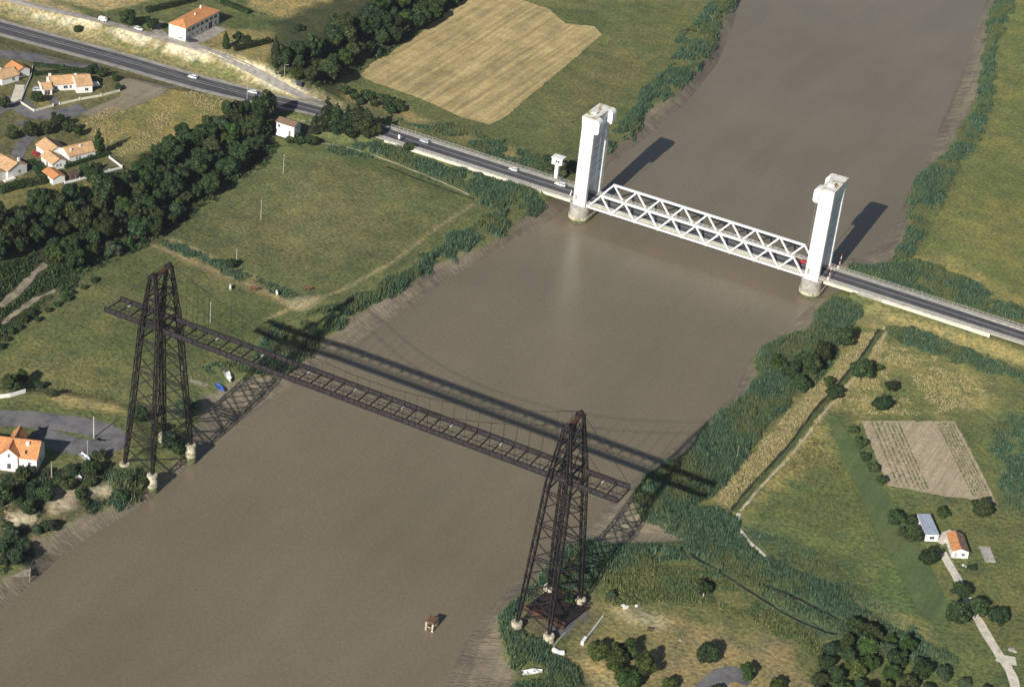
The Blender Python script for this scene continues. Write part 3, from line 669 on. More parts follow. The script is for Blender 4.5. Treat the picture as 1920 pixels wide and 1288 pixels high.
for ox in (-70.0, 70.0):
    levels = (17.5, 29.0, 40.0, 50.6)
    pylon = MB().box(ox-0.75, -3.4, ZT+0.02, ox+0.75, 3.2, ZT+0.32).build('pylon', M['redrust'], TB)
    pylon['label'] = 'pylon on the left bank beside the boats' if ox < 0 else 'pylon on the near right bank'
    for z in levels+(57.6, 65.0):      # horizontal struts tie the legs together
        for sy in (-1, 1):
            py = MB(); a = leg_center(-1, sy, z)+(ox,0,0); c = leg_center(1, sy, z)+(ox,0,0)
            py.beam(a+(0,0,.45), c+(0,0,.45), 0.26); py.beam(a-(0,0,.45), c-(0,0,.45), 0.26)
            n = 6
            for i in range(n):
                p = a+(c-a)*i/n; q = a+(c-a)*(i+1)/n; s = 1 if i % 2 else -1
                py.beam(p+(0,0,.45*s), q-(0,0,.45*s), 0.12)
            py.build('strut', M['rust'], pylon)
    for z in (50.6, 57.6, 65.0):
        for sx in (-1, 1): MB().beam(leg_center(sx, -1, z)+(ox,0,0), leg_center(sx, 1, z)+(ox,0,0), 0.34).build('strut', M['rust'], pylon)
    for sx in (-1, 1):
        for sy in (-1, 1): lattice_leg(sx, sy, ox).build('leg', M['rust'], pylon)
    zz = (ZF+1.0, 12.2, 17.5, 23.2, 29.0, 34.5, 40.0, 45.3, 50.6)
    for sy in (-1, 1):
        for i in range(len(zz)-1):
            for s in (-1, 1):
                a = leg_center(-s, sy, zz[i])+(ox,0,0); c = leg_center(s, sy, zz[i+1])+(ox,0,0)
                mb = MB(); o = np.array((0,0,.16)); mb.beam(a+o, c+o, 0.13); mb.beam(a-o, c-o, 0.13)
                for k in range(7):
                    t0, t1 = k/7, (k+1)/7; q = 1 if k % 2 else -1
                    mb.beam(a+(c-a)*t0+o*q, a+(c-a)*t1-o*q, 0.07)
                mb.build('brace', M['rust'], pylon)
        for za, zb in ((57.6, 65.0), (65.0, 71.5)):
            for s in (-1, 1): MB().beam(leg_center(-s, sy, za)+(ox,0,0), leg_center(s, sy, zb)+(ox,0,0), 0.2).build('brace', M['rust'], pylon)
    for sx in (-1, 1):
        for za, zb in ((50.6, 57.6), (57.6, 65.0), (65.0, 71.5)):
            for s in (-1, 1): MB().beam(leg_center(sx, -s, za)+(ox,0,0), leg_center(sx, s, zb)+(ox,0,0), 0.24).build('brace', M['rust'], pylon)
    for sy in (-1, 1):
        mb = MB(); mb.box(ox-1.35, sy*4.3-0.75, ZT+0.05, ox+1.35, sy*4.3+0.75, ZT+0.6)
        mb.tube((ox, sy*4.3-0.45, ZT+0.95), (ox, sy*4.3+0.45, ZT+0.95), 0.75, n=12)
        mb.build('cable_saddle', M['rust'], pylon)
    rl = MB()
    for sy in (-1, 1):
        for x in (-0.72, 0.72):
            rl.beam((ox+x, -3.3, ZT+1.3), (ox+x, 3.1, ZT+1.3), 0.06)
            for k in range(5): rl.beam((ox+x, -3.3+k*1.6, ZT+0.3), (ox+x, -3.3+k*1.6, ZT+1.3), 0.06)
    rl.build('railing', M['rust'], pylon)
    # masonry piers
    for sx in (-1, 1):
        for sy in (-1, 1):
            c = leg_center(sx, sy, ZF); x, y = ox+c[0], c[1]
            g = min(hz(x, y), 5.6)-0.6
            mb = MB(); mb.lathe([(1.75, g), (1.68, g+0.5*(ZF-g)), (1.5, ZF-0.75), (1.72, ZF-0.72), (1.72, ZF-0.3), (1.45, ZF)], 18, x, y)
            pr = mb.build('pier', M['masonry'], TB, smooth=False)
            pr['label'] = 'round masonry pier under a pylon leg'
            if g < 2.5:
                MB().lathe([(1.98, -1.0), (1.95, 1.5), (1.80, 2.3)], 18, x, y).build('weed_band', M['wetstone'], pr)
XL, XR = -87.9, 87.8
NP = 43; pan = (XR-XL)/NP
for sy in (-1, 1):
    y = 4.05*sy
    g = MB()
    g.box(XL, y-0.22, ZD-0.2, XR, y+0.22, ZD); g.box(XL, y-0.22, ZD-1.75, XR, y+0.22, ZD-1.57)
    for i in range(NP*2):
        x = XL+i*pan/2; s = 1 if i % 2 else -1
        g.beam((x, y+0.09, ZD-0.88-0.7*s), (x+pan/2, y+0.09, ZD-0.88+0.7*s), 0.16)
    gir = g.build('girder', M['rust'], TB)
    gir['label'] = 'long deck girder on the near side' if sy < 0 else 'long deck girder on the far side'
    for i in range(NP):
        x = XL+i*pan
        MB().box(x+0.14, y-0.03, ZD-1.56, x+pan-0.14, y+0.03, ZD-0.21).build('web_panel', M['girder'], gir)
    for i in range(NP*2+1):
        x = XL+i*pan/2; MB().box(x-0.07, y-0.19, ZD-1.56, x+0.07, y+0.19, ZD-0.21).build('post', M['rust'], gir)
    # suspension cable with hangers, backstays to the deck ends
    ys_ = 4.25*sy; cb = MB(); N = 40; prev = None
    for k in range(N+1):
        x = -70+140*k/N; z = 58.6+(ZT+1.6-58.6)*(x/70)**2; p = (x, ys_, z)
        if prev: cb.beam(prev, p, 0.12)
        prev = p
    for s in (-1, 1): cb.beam((70*s, ys_, ZT+1.6), (87.2*s, ys_, ZD), 0.12)
    cab = cb.build('suspension_cable', M['rust'], TB)
    for k in range(1, NP):
        x = XL+k*pan
        if abs(x) > 68 or k % 1: continue
        z = 58.6+(ZT+1.6-58.6)*(x/70)**2
        MB().beam((x, ys_, ZD), (x, ys_, z), 0.07).build('hanger', M['rust'], cab)
for i in range(NP+1):
    x = XL+i*pan
    cbm = MB(); cbm.box(x-0.13, -3.8, ZD-1.6, x+0.13, 3.8, ZD-1.2)
    c_ = cbm.build('cross_beam', M['rust'], TB)
    if i % 4 == 1 and i < NP: MB().box(x+0.2, 1.6, ZD-1.2, x+0.8, 3.0, ZD-1.08).build('walkway_plate', M['paleplate'], c_)
for y in (-0.2,):
    mb = MB()
    for i in range(NP): mb.box(XL+i*pan+0.14, y-0.06, ZD-1.45, XL+(i+1)*pan-0.14, y+0.06, ZD-1.2)
    mb.build('rail_beam', M['rust'], TB)
wb = MB()
for i in range(NP):
    x = XL+i*pan; wb.beam((x+0.2, -3.7, ZD-1.6), (x+pan-0.2, 3.7, ZD-1.6), 0.1); wb.beam((x+0.2, 3.7, ZD-1.72), (x+pan-0.2, -3.7, ZD-1.72), 0.1)
wb.build('wind_bracing', M['rust'], TB)

# rusted ferry platform lying at the foot of the near pylon
p0, p1, p2 = G(988,1146), G(1060,1184), G(1027,1106)
c = (p1+p2)/2; ax = p1-p0; ang = math.atan2(ax[1], ax[0]); Lx = np.linalg.norm(ax[:2]); Ly = np.linalg.norm((p2-p0)[:2])*0.95
FP = thing('ferry_platform', 'rusty dark ferry platform of planks lying between the piers of the near pylon', 'platform', (c[0], c[1], hz(c[0], c[1])), ang)
for i in range(14):
    x = -Lx/2+Lx*i/14; MB().box(x+0.04, -Ly/2, 1.2, x+Lx/14-0.04, Ly/2, 1.32+random.uniform(0, .06)).build('plank', M['rust'], FP)
for s in (-1, 1):
    mb = MB(); mb.box(-Lx/2, s*Ly/2-0.15, 0.0, Lx/2, s*Ly/2+0.15, 1.18); mb.build('edge_girder', M['redrust'], FP)
    r = MB(); r.beam((-Lx/2, s*(Ly/2-.3), 2.5), (Lx/2, s*(Ly/2-.3), 2.5), 0.16); r.beam((-Lx/2, s*(Ly/2-.3), 1.9), (Lx/2, s*(Ly/2-.3), 1.9), 0.12)
    for k in range(9): r.beam((-Lx/2+Lx*k/8, s*(Ly/2-.3), 1.35), (-Lx/2+Lx*k/8, s*(Ly/2-.3), 2.5), 0.12)
    r.build('railing', M['redrust'], FP)
for k in (0.25, 0.75):
    MB().beam((-Lx/2+Lx*k, -Ly/2, 2.6), (-Lx/2+Lx*k+3, Ly/2, 2.6), 0.25).build('cross_bar', M['rust'], FP)

# ------------------------------------------------------------------ vertical-lift road bridge
LB = thing('lift_bridge', 'white vertical-lift road bridge with two tall concrete towers and a low truss span', 'bridge', (0, 250, 0))
def lb(mb, name, mat, parent=None, **k):
    par = parent or LB
    mb.v = [(x, y-250, z) for x, y, z in mb.v]
    return mb.build(name, mat, par, **k)
ZR = 45.4
for x0, x1, s in ((-42.4, -36.9, 1), (57.7, 63.4, -1)):
    xm = (x0+x1)/2
    t = MB()
    t.box(x0+0.45, 244.9, 15.5, x1-0.45, 255.6, ZR-3.0)     # recessed wall between the two legs, open for the road below
    tw = lb(t, 'tower', M['shadedwhite'])
    tw['label'] = 'lift tower beside the left bank' if s > 0 else 'lift tower beside the right bank'
    for ya, yb in ((242.6, 244.9), (255.6, 257.9)):
        m_ = MB(); ch = 0.35
        m_.prism([(x0+ch, ya), (x1-ch, ya), (x1, ya+ch), (x1, yb-ch), (x1-ch, yb), (x0+ch, yb), (x0, yb-ch), (x0, ya+ch)], 6.4, ZR-3.0)
        lb(m_, 'leg', M['white'], tw)
    for k in range(6):    # joints of the recessed panels
        z = 19.5+k*3.7
        for xx in (x0+0.39, x1-0.51): lb(MB().box(xx, 245.0, z, xx+0.12, 255.5, z+0.18), 'panel_joint', M['greyconc'], tw)
    lb(MB().box(x0-0.03, 242.5, ZR-3.0, x1+0.03, 258.0, ZR-0.6), 'head_beam', M['white'], tw)
    lb(MB().box(x0-0.15, 242.35, ZR-0.6, x1+0.15, 258.15, ZR), 'roof', M['roofstain'], tw)
    lb(MB().box(x0+1.6, 246.5, ZR+0.01, x1-1.6, 249.0, ZR+0.9), 'hatch', M['roofstain'], tw)
    xe = x1 if s > 0 else x0
    for yc in (244.0, 256.4):      # sheave housings overhanging the span
        pts = []
        for a in range(0, 9):
            t_ = math.pi/2-math.pi*a/8; pts.append((xe+s*(0.15+2.3*math.cos(t_)), ZR-2.6+2.6*math.sin(t_)))
        pts = [(xe+s*0.16, ZR-0.05), (xe+s*0.9, ZR-0.12), (xe+s*1.5, ZR-0.45), (xe+s*1.95, ZR-1.0), (xe+s*2.15, ZR-1.8), (xe+s*2.15, ZR-5.4), (xe+s*1.5, ZR-6.2), (xe+s*0.04, ZR-6.2)]
        r0 = [(x, yc-1.75, z) for x, z in pts]; r1 = [(x, yc+1.75, z) for x, z in pts]
        lb(MB().loft([r0, r1]), 'sheave_housing', M['white'], tw)
    lb(MB().box(x0+0.9, 242.45, 9.2, x0+1.9, 242.62, 11.4), 'door', M['greyconc'], tw)
    for yc in (246.6, 253.9):   # lifting ropes
        mb = MB()
        for q in (-0.4, 0, 0.4): mb.beam((xe+s*1.7, yc+q, 13.5), (xe+s*1.7, yc+q, ZR-5.5), 0.05)
        lb(mb, 'rope', M['sidewalk'], tw)
    for zz_ in (14.0, 21.5, 29.0, 36.5):     # pour joints of the concrete legs
        for ya, yb in ((242.57, 244.93), (255.57, 257.93)): lb(MB().box(x0-0.03, ya, zz_, x1+0.03, yb, zz_+0.12), 'pour_joint', M['sidewalk'], tw)
    def stadium(r, x, z0, z1):
        P = []
        for k in range(13):
            a = math.pi+math.pi*k/12; P.append((x+r*math.cos(a), 244.6+r*math.sin(a)))
        for k in range(13):
            a = math.pi*k/12; P.append((x+r*math.cos(a), 255.8+r*math.sin(a)))
        return MB().prism(P, z0, z1)
    pr = lb(stadium(4.05, xm, 2.2, 6.4), 'pier', M['greyconc']); pr['label'] = 'round-ended concrete pier'
    lb(stadium(4.35, xm, 1.0, 2.2), 'pier_ring', M['masonry'], pr); lb(stadium(4.15, xm, -2.5, 1.0), 'weed_band', M['wetstone'], pr)
    lb(stadium(4.25, xm, 6.38, 6.75), 'pier_cap', M['sidewalk'], pr)
# the truss span
XA, XB, NB = -36.0, 57.0, 9; pw = (XB-XA)/NB; ZB_, ZTT = 7.0, 13.4
span = lb(MB().box(XA, 245.6, 7.1, XB, 254.4, 7.75), 'lift_span', M['greyconc']); span['label'] = 'white truss lift span with its roadway'
for y in (243.9, 256.1):
    lb(MB().box(XA-0.3, y-0.3, ZB_-0.45, XB+0.3, y+0.3, ZB_+0.35), 'bottom_chord', M['steelwhite'], span)
    lb(MB().box(XA+pw/2-0.3, y-0.36, ZTT-0.42, XB-pw/2+0.3, y+0.36, ZTT+0.4), 'top_chord', M['steelwhite'], span)
    for k in range(NB):
        a = (XA+k*pw, y, ZB_); t = (XA+(k+.5)*pw, y, ZTT); c2 = (XA+(k+1)*pw, y, ZB_)
        for p, q in ((a, t), (t, c2)):
            lb(MB().beam(p, q, 0.6 if (k == 0 and p is a) or (k == NB-1 and q is c2) else 0.5, 0.62), 'diagonal', M['steelwhite'], span)
    for k in range(NB+1): lb(MB().box(XA+k*pw-0.55, y-0.34, ZB_-0.3, XA+k*pw+0.55, y+0.34, ZB_+0.75), 'gusset', M['steelwhite'], span)
for y, nm in ((245.2, 'n'), (254.8, 'f')):
    lb(MB().box(XA, y-0.75, 7.5, XB, y+0.75, 8.02), 'footway', M['cream'], span)
    r = MB(); yy = y+(-0.7 if y < 250 else 0.7)
    for z in (8.55, 9.05): r.beam((XA, yy, z), (XB, yy, z), 0.07)
    for k in range(48): r.beam((XA+k*1.97, yy, 8.0), (XA+k*1.97, yy, 9.05), 0.07)
    lb(r, 'railing', M['steelwhite'], span)
for k in range(NB+1): lb(MB().box(XA+k*pw-0.3, 243.9, 6.2, XA+k*pw+0.3, 256.1, 7.08), 'floor_beam', M['steelwhite'], span)
# approaches
for xa, xb in ((-57.0, -44.2), (65.2, 79.5)):
    for y in (245.2, 249.9, 254.8): lb(MB().box(xa, y-0.55, 5.9, xb, y+0.55, 7.55), 'approach_beam', M['cream'])
for xa, xb, z0 in ((-60.5, -57.0, 0.5), (79.5, 84.5, 1.0)):
    lb(MB().box(xa, 243.6, z0, xb, 256.4, 7.55), 'abutment', M['greyconc'])
lb(MB().box(84.5, 243.7, 3.5, 89.0, 256.3, 7.55), 'abutment', M['greyconc'])
def wallrun(xa, xb, y):
    n = max(1, round((xb-xa)/6.0))
    for i in range(n):
        x0_ = xa+(xb-xa)*i/n; x1_ = xa+(xb-xa)*(i+1)/n
        lb(MB().box(x0_+0.03, y-0.22, 5.6 if i % 2 else 5.5, x1_-0.03, y+0.22, 7.6), 'retaining_panel', M['cream'])
wallrun(-131, -60.6, 243.9); wallrun(-131, -60.6, 256.1); wallrun(89.1, 132, 243.9); wallrun(89.1, 132, 256.1)
for xa, xb in ((-135, -36.2), (57.2, 150)):
    for y in (244.9, 255.1):
        lb(MB().box(xa, y-1.25, 7.6, xb, y+1.25, 8.14), 'footway', M['sidewalk'])
        r = MB(); yy = y+(-1.15 if y < 250 else 1.15)
        r.beam((xa, yy, 9.1), (xb, yy, 9.1), 0.08); r.beam((xa, yy, 8.6), (xb, yy, 8.6), 0.06)
        k = xa
        while k < xb: r.beam((k, yy, 8.1), (k, yy, 9.1), 0.08); k += 2.0
        lb(r, 'railing', M['pole'])
for x in (-44.0, 64.8): lb(MB().box(x-0.5, 246.2, 8.02, x+0.5, 253.8, 8.075), 'expansion_joint', M['girder'])
# control cabin on its stalk
cx, cy = -57.3, 257.6
CB = thing('control_cabin', 'white control cabin on a slim column beside the bridge road', 'cabin', (cx, cy, 4.0))
MB().box(-0.75, -0.75, 0, 0.75, 0.75, 10.2).build('column', M['white'], CB)
mb = MB(); mb.prism([(-2.1,-1.6),(1.6,-1.6),(2.3,-0.8),(2.3,1.7),(-2.1,1.7)], 10.2, 13.0); cbn = mb.build('cabin', M['white'], CB)
MB().prism([(-2.4,-1.9),(1.7,-1.9),(2.6,-0.9),(2.6,2.0),(-2.4,2.0)], 13.0, 13.35).build('roof', M['white'], CB)
for x in (-0.2, 0.75): MB().box(x, -1.64, 11.3, x+0.65, -1.58, 12.4).build('window', M['glass'], CB)
for y in (-0.6, 0.5): MB().box(2.27, y, 11.3, 2.34, y+0.85, 12.4).build('window', M['glass'], CB)
# traffic barriers beside the towers
def barrier(x, y, lab, ang=0.25):
    b_ = thing('barrier_mast', lab, 'barrier', (x, y, 8.14))
    MB().box(-0.35, -0.35, 0, 0.35, 0.35, 1.3).build('cabinet', M['cream'], b_)
    for k in range(5):
        z0 = 0.9+k*1.15; MB().beam((ang*z0*0.3, 0.42, z0), (ang*(z0+1.15)*0.3, 0.42, z0+1.15), 0.22).build('arm', M['carred'] if k % 2 == 0 else M['carwhite'], b_)
    MB().tube((0.6, 0, 0), (0.6, 0, 2.6), 0.07).build('signal_post', M['pole'], b_)
    MB().box(0.42, -0.22, 2.6, 0.78, 0.12, 3.5).build('signal_head', M['cardark'], b_)
barrier(66.8, 255.6, 'raised red and white road barrier on the far footway behind the right lift tower')
barrier(66.8, 244.4, 'raised red and white road barrier on the near footway by the right lift tower')
for y, lab in ((247.0, 'small white gate post on the roadway before the left lift tower, nearer one'), (252.0, 'small white gate post on the roadway before the left lift tower, farther one')):
    g_ = thing('gate_post', lab, 'post', (-45.2, y, 8.05)); MB().box(-0.2, -0.8, 0, 0.2, 0.8, 1.0).build('panel', M['carwhite'], g_); MB().box(-0.12, -0.12, 1.0, 0.12, 0.12, 2.2).build('light', M['carwhite'], g_)

# concrete mooring dolphin in the river
DL = thing('mooring_dolphin', 'small concrete dolphin with a rusty top standing alone in the river', 'dolphin', (41.8, -19.6, 0), 0.05, scale=0.66)
for x, y in ((-1.6,-2.4),(1.6,-2.4),(-1.6,2.2),(1.6,2.2)):
    l_ = MB().box(x-0.4, y-0.4, -3, x+0.4, y+0.4, 4.3).build('leg', M['masonry'], DL)
MB().box(-2.0, -2.8, 4.3, 2.0, 2.6, 5.0).build('cap', simple('dull_brown_cap', (0.15, 0.085, 0.05), 0.9, 0.4, 0.8), DL)
MB().box(-1.2, -2.5, 1.6, 1.2, -2.2, 1.95).build('tie_beam', M['masonry'], DL)
MB().box(-1.2, 2.05, 1.6, 1.2, 2.35, 1.95).build('tie_beam', M['masonry'], DL)
MB().lathe([(0.35, 5.0), (0.3, 5.5), (0.5, 5.55), (0.45, 5.8)], 10, 0.6, 1.4).build('bollard', M['redrust'], DL)
# ------------------------------------------------------------------ houses
def gable_block(par, b, wall, tile, tile2=None, first=False):
    x0, y0, x1, y1 = b['r']; h = b['h']; rh = b.get('rh', 1.6); ax = b.get('ax', 'x'); zb = -1.5
    ov = b.get('ov', 0.35); kind = b.get('roof', 'gable'); th = 0.16
    f = (lambda x, y, z: (x, y, z)) if ax == 'x' else (lambda x, y, z: (y, x, z))
    a0, a1, c0, c1 = (x0, x1, y0, y1) if ax == 'x' else (y0, y1, x0, x1)
    cm = (c0+c1)/2
    w = MB()
    if kind == 'gable':
        R = lambda a: [f(a, c0, zb), f(a, c1, zb), f(a, c1, h), f(a, cm, h+rh), f(a, c0, h)]
    else:
        R = lambda a: [f(a, c0, zb), f(a, c1, zb), f(a, c1, h), f(a, c0, h)]
    w.loft([R(a0), R(a1)])
    W_ = w.build('wall', wall, par)
    if kind == 'flat': return W_, None
    sl = rh/(cm-c0); lift = 0.04
    if kind == 'gable':
        out = []
        for s, mt in ((-1, tile), (1, tile2 or tile)):
            ce = (c0-ov) if s < 0 else (c1+ov); ze = h-ov*sl+lift; zr = h+rh+lift
            A = [f(a0-ov, ce, ze), f(a0-ov, cm, zr), f(a0-ov, cm, zr+th), f(a0-ov, ce, ze+th)]
            B = [f(a1+ov, ce, ze), f(a1+ov, cm, zr), f(a1+ov, cm, zr+th), f(a1+ov, ce, ze+th)]
            out.append(MB().loft([A, B]).build('roof', mt, par))
        mb = MB(); mb.beam(f(a0-ov, cm, zr+th), f(a1+ov, cm, zr+th), 0.35, 0.16); mb.build('ridge_tiles', tile2 or tile, out[0])
        return W_, out[0]
    # hipped
    run = min((c1-c0)/2, (a1-a0)/2*0.95); e = [f(a0-ov, c0-ov, h), f(a1+ov, c0-ov, h), f(a1+ov, c1+ov, h), f(a0-ov, c1+ov, h)]
    t = [(p[0], p[1], p[2]+th) for p in e]; r0 = f(a0+run, cm, h+rh); r1 = f(a1-run, cm, h+rh)
    m_ = MB(); fc = [(0,3,2,1),(0,1,5,4),(1,2,6,5),(2,3,7,6),(3,0,4,7),(4,5,9,8),(5,6,9),(6,7,8,9),(7,4,8)]
    m_.add(e+t+[r0, r1], fc)
    return W_, m_.build('roof', tile, par)
def window(par, face, u, v, z, w, h, mat=None, shutters=False, name='window'):
    """face '-y','+y','-x','+x' at coordinate v, centred at u"""
    d = 0.05; g = MB(); fr = MB(); s = -1 if face[0] == '-' else 1
    def bx(m, u0, z0, u1, z1, t0, t1):
        a, b_ = sorted((v+s*t0, v+s*t1))
        if face[1] == 'y': m.box(u0, a, z0, u1, b_, z1)
        else: m.box(a, u0, z0, b_, u1, z1)
    bx(g, u-w/2, z, u+w/2, z+h, 0.003, d)
    o = g.build(name, mat or M['glass'], par)
    bx(fr, u-w/2-0.09, z-0.12, u+w/2+0.09, z-0.003, 0.003, 0.16); bx(fr, u-w/2-0.09, z+h+0.003, u+w/2+0.09, z+h+0.1, 0.003, 0.09)
    bx(fr, u-0.035, z, u+0.035, z+h, d, d+0.03)
    fr.build('frame', M['plaster2'], o)
    if shutters:
        for q in (-1, 1):
            m_ = MB(); c = u+q*(w/2+0.32); bx(m_, c-0.26, z-0.05, c+0.26, z+h+0.05, 0.004, 0.06); m_.build('shutter', M['shutter'], o)
    return o
def chimney(roof, x, y, z0, z1, s=0.35, mat=None):
    c = MB(); c.box(x-s, y-s*0.8, z0, x+s, y+s*0.8, z1); c.box(x-s-0.06, y-s*0.8-0.06, z1, x+s+0.06, y+s*0.8+0.06, z1+0.12)
    return c.build('chimney', mat or M['plaster'], roof)
def base(x, y): return (x, y, hz(x, y))
R_ = math.radians

H = thing('farmhouse', 'long white two-storey farmhouse with an orange hipped roof above the road cutting', 'house', base(-250.0, 257.4), R_(1))
w, r = gable_block(H, dict(r=(0, 0, 8.8, 26.5), h=6.2, ax='y', rh=2.3, roof='hip'), M['plaster'], M['tile'])
for k in range(7): window(H, '+x', 2.5+k*3.5, 8.8, 3.9, 0.95, 1.2, shutters=True)
for k in range(6): window(H, '+x', 2.2+k*3.5 if k < 5 else 23.6, 8.8, 1.0, 0.95, 1.3)
window(H, '+x', 19.6, 8.8, 0.05, 2.6, 3.0, M['darkwood'], name='door'); window(H, '-y', 6.4, 0, 0.9, 1.8, 0.5)
chimney(r, 3.2, 20, 7.2, 9.2); chimney(r, 5.6, 12, 7.4, 8.7, 0.25)

H = thing('house', 'sandy-roofed bungalow with white fire walls inside a pale walled garden', 'house', base(-257.0, 183.5), R_(50))
w, r1 = gable_block(H, dict(r=(0.9, 2.9, 11, 11), h=2.9, rh=1.9), M['plaster'], M['tilepale'])
w, r2 = gable_block(H, dict(r=(11.02, -0.8, 17.6, 11.2), h=3.1, rh=2.1), M['plaster'], M['tilepale'])
w, r3 = gable_block(H, dict(r=(-3.0, -0.4, 0.88, 6.5), h=2.6, rh=1.3), M['plaster'], M['tilepale'])
for x, a, b_, z in ((10.9, -1.0, 11.3, 5.35), (0.75, 2.8, 9.5, 5.1), (-3.35, -0.6, 6.6, 4.1)): MB().loft([[(x-.15, a, 2.6), (x-.15, b_, 2.6), (x-.15, b_, 3.4), (x-.15, (a+b_)/2, z), (x-.15, a, 3.4)], [(x+.15, a, 2.6), (x+.15, b_, 2.6), (x+.15, b_, 3.4), (x+.15, (a+b_)/2, z), (x+.15, a, 3.4)]]).build('fire_wall', M['plaster'], H)
for u, ww in ((3.3, 1.1), (7.2, 1.6), (9.3, 0.8)): window(H, '-y', u, 2.9, 0.9, ww, 1.2)
window(H, '-y', 15.2, -0.8, 0.9, 1.3, 1.1); window(H, '-y', -1.1, -0.4, 0.1, 2.2, 2.0, name='garage_door', mat=M['darkwood'])
chimney(r1, 1.6, 7.5, 4.2, 5.8, 0.5); chimney(r2, 11.9, 5.6, 4.8, 5.9, 0.4)

H = thing('house', 'white bungalow with sandy tiled wings and two white chimneys beside the cypress', 'house', base(-213.6, 129.8), R_(68))
w, ra = gable_block(H, dict(r=(2.5, 7.6, 10.8, 16.6), h=3.0, ax='y', rh=2.0), M['plaster'], M['tilepale'], M['tilebrown'])
w, rb = gable_block(H, dict(r=(8.2, 1.2, 20.2, 9.6), h=3.0, ax='x', rh=2.0), M['plaster'], M['tilepale'])
w, rc = gable_block(H, dict(r=(-0.5, -1.0, 5.4, 7.55), h=2.8, ax='y', rh=1.5), M['plaster'], M['tilepale'])
w, rd = gable_block(H, dict(r=(-6.4, -11.6, -1.2, -4.0), h=2.5, ax='y', rh=1.0), M['plaster'], M['tile'])
window(H, '-y', 11.5, 1.2, 1.0, 0.7, 1.1); window(H, '-y', 12.8, 1.2, 1.0, 0.7, 1.1); window(H, '-y', 17.3, 1.2, 1.2, 2.0, 0.6)
window(H, '-y', 1.6, -1.0, 1.2, 0.7, 0.9); window(H, '-y', 3.0, -1.0, 1.2, 0.7, 0.9); window(H, '-x', 3.0, -0.5, 0.1, 1.0, 2.1, M['darkwood'], name='door')
MB().box(20.25, 1.4, 0, 20.5, 1.65, 2.7).build('porch_post', M['plaster'], H)
chimney(rb, 10.2, 3.4, 3.8, 5.0); chimney(rb, 14.8, 4.2, 4.0, 5.3)

H = thing('house', 'white two-level house with sandy roof cut by the left edge, beside the clipped hedge', 'house', base(-221.2, 112.6), R_(78))
w, ra = gable_block(H, dict(r=(0, 0, 9.2, 9.5), h=3.5, ax='y', rh=1.9), M['plaster'], M['tilepale'])
w, rb = gable_block(H, dict(r=(-9.0, 0.8, -0.02, 9.0), h=2.9, ax='y', rh=1.7), M['plaster'], M['tilepale'])
window(H, '-y', 5.5, 0, 1.2, 1.0, 1.0); window(H, '-y', -4.0, 0.8, 1.0, 1.0, 1.1); chimney(ra, 7.2, 2.4, 4.3, 5.8, 0.45)
MB().box(-2.5, -1.6, -1.0, 2.5, -0.05, 0.5).build('terrace', M['plaster'], H)
H = thing('house', 'sandy-roofed house with two wings at the upper left edge by the driveway', 'house', base(-277.0, 177.5), R_(75))
w, ra = gable_block(H, dict(r=(0, 0, 8.5, 8.5), h=2.9, ax='x', rh=1.8), M['plaster'], M['tilepale'])
w, rb = gable_block(H, dict(r=(8.6, 2.0, 15.5, 9.5), h=2.9, ax='y', rh=1.7), M['plaster'], M['tile'])
w, rc = gable_block(H, dict(r=(-8.0, 1.0, -0.02, 9.0), h=2.9, ax='x', rh=1.7), M['plaster'], M['tilepale'])
window(H, '-y', 5.8, 0, 1.0, 1.2, 1.1); window(H, '-y', 11, 2.0, 1.0, 1.2, 1.2); chimney(ra, 3, 5, 4, 5.3)

zs_ = hz(-166, 225)
H = thing('shed', 'small white building with a brown roof beside the road under big trees', 'building', (-170.8, 222.7, U(552,250,8)[2]-0.0), R_(1))
H.location.z = 7.2
w, ra = gable_block(H, dict(r=(0, 0, 8.5, 5.2), h=4.6, ax='x', rh=1.1), M['plaster'], M['tilebrown'])
window(H, '-y', 1.3, 0, 2.6, 1.0, 1.1); window(H, '+x', 2.4, 8.5, 2.7, 1.0, 1.0); MB().tube((8.8, -0.3, 0), (8.8, -0.3, 4.8), 0.12).build('drain_pipe', M['pole'], H)
window(H, '-y', 6.5, 0, 0.2, 0.9, 1.9, M['shutter'], name='door')

H = thing('house', 'large white house with orange roof and a pointed front gable by the quay', 'house', base(-94.2, -30.1), R_(24))
w, ra = gable_block(H, dict(r=(-24, 0, 0, 9.8), h=5.1, ax='x', rh=3.4), M['plaster'], M['tile'])
w, rb = gable_block(H, dict(r=(-11.2, -0.7, -5.8, 6.0), h=6.0, ax='y', rh=2.3), M['plaster'], M['tile'])
w, rc = gable_block(H, dict(r=(-10.6, 7.2, -6.4, 13.0), h=5.6, ax='y', rh=2.3), M['plaster'], M['tile'])
window(H, '-y', -8.5, -0.7, 5.2, 0.6, 1.2); window(H, '-y', -8.5, -0.7, 1.0, 1.1, 1.8)
for u in (-2.3, -13.5, -17.5): window(H, '-y', u, 0, 2.0, 0.8, 1.7)
chimney(ra, -3.6, 3.6, 7.2, 8.6, 0.5); window(H, '+x', 4.8, 0, 1.2, 0.9, 1.4)
for x in (-3.6, -14.5): MB().loft([[(x-.35, 1.0, 5.95), (x+.35, 1.0, 5.95), (x+.35, 1.9, 6.6), (x-.35, 1.9, 6.6)], [(x-.35, 0.95, 6.08), (x+.35, 0.95, 6.08), (x+.35, 1.85, 6.73), (x-.35, 1.85, 6.73)]]).build('roof_window', M['glass'], ra)
H = thing('hut', 'small white cabin with rusty orange roof by the gravel track', 'hut', base(162.6, 101.0), R_(29))
w, ra = gable_block(H, dict(r=(0, 0, 5.3, 9.6), h=2.5, ax='y', rh=1.1, ov=0.2), M['plaster'], M['tile'], M['tilebrown'])
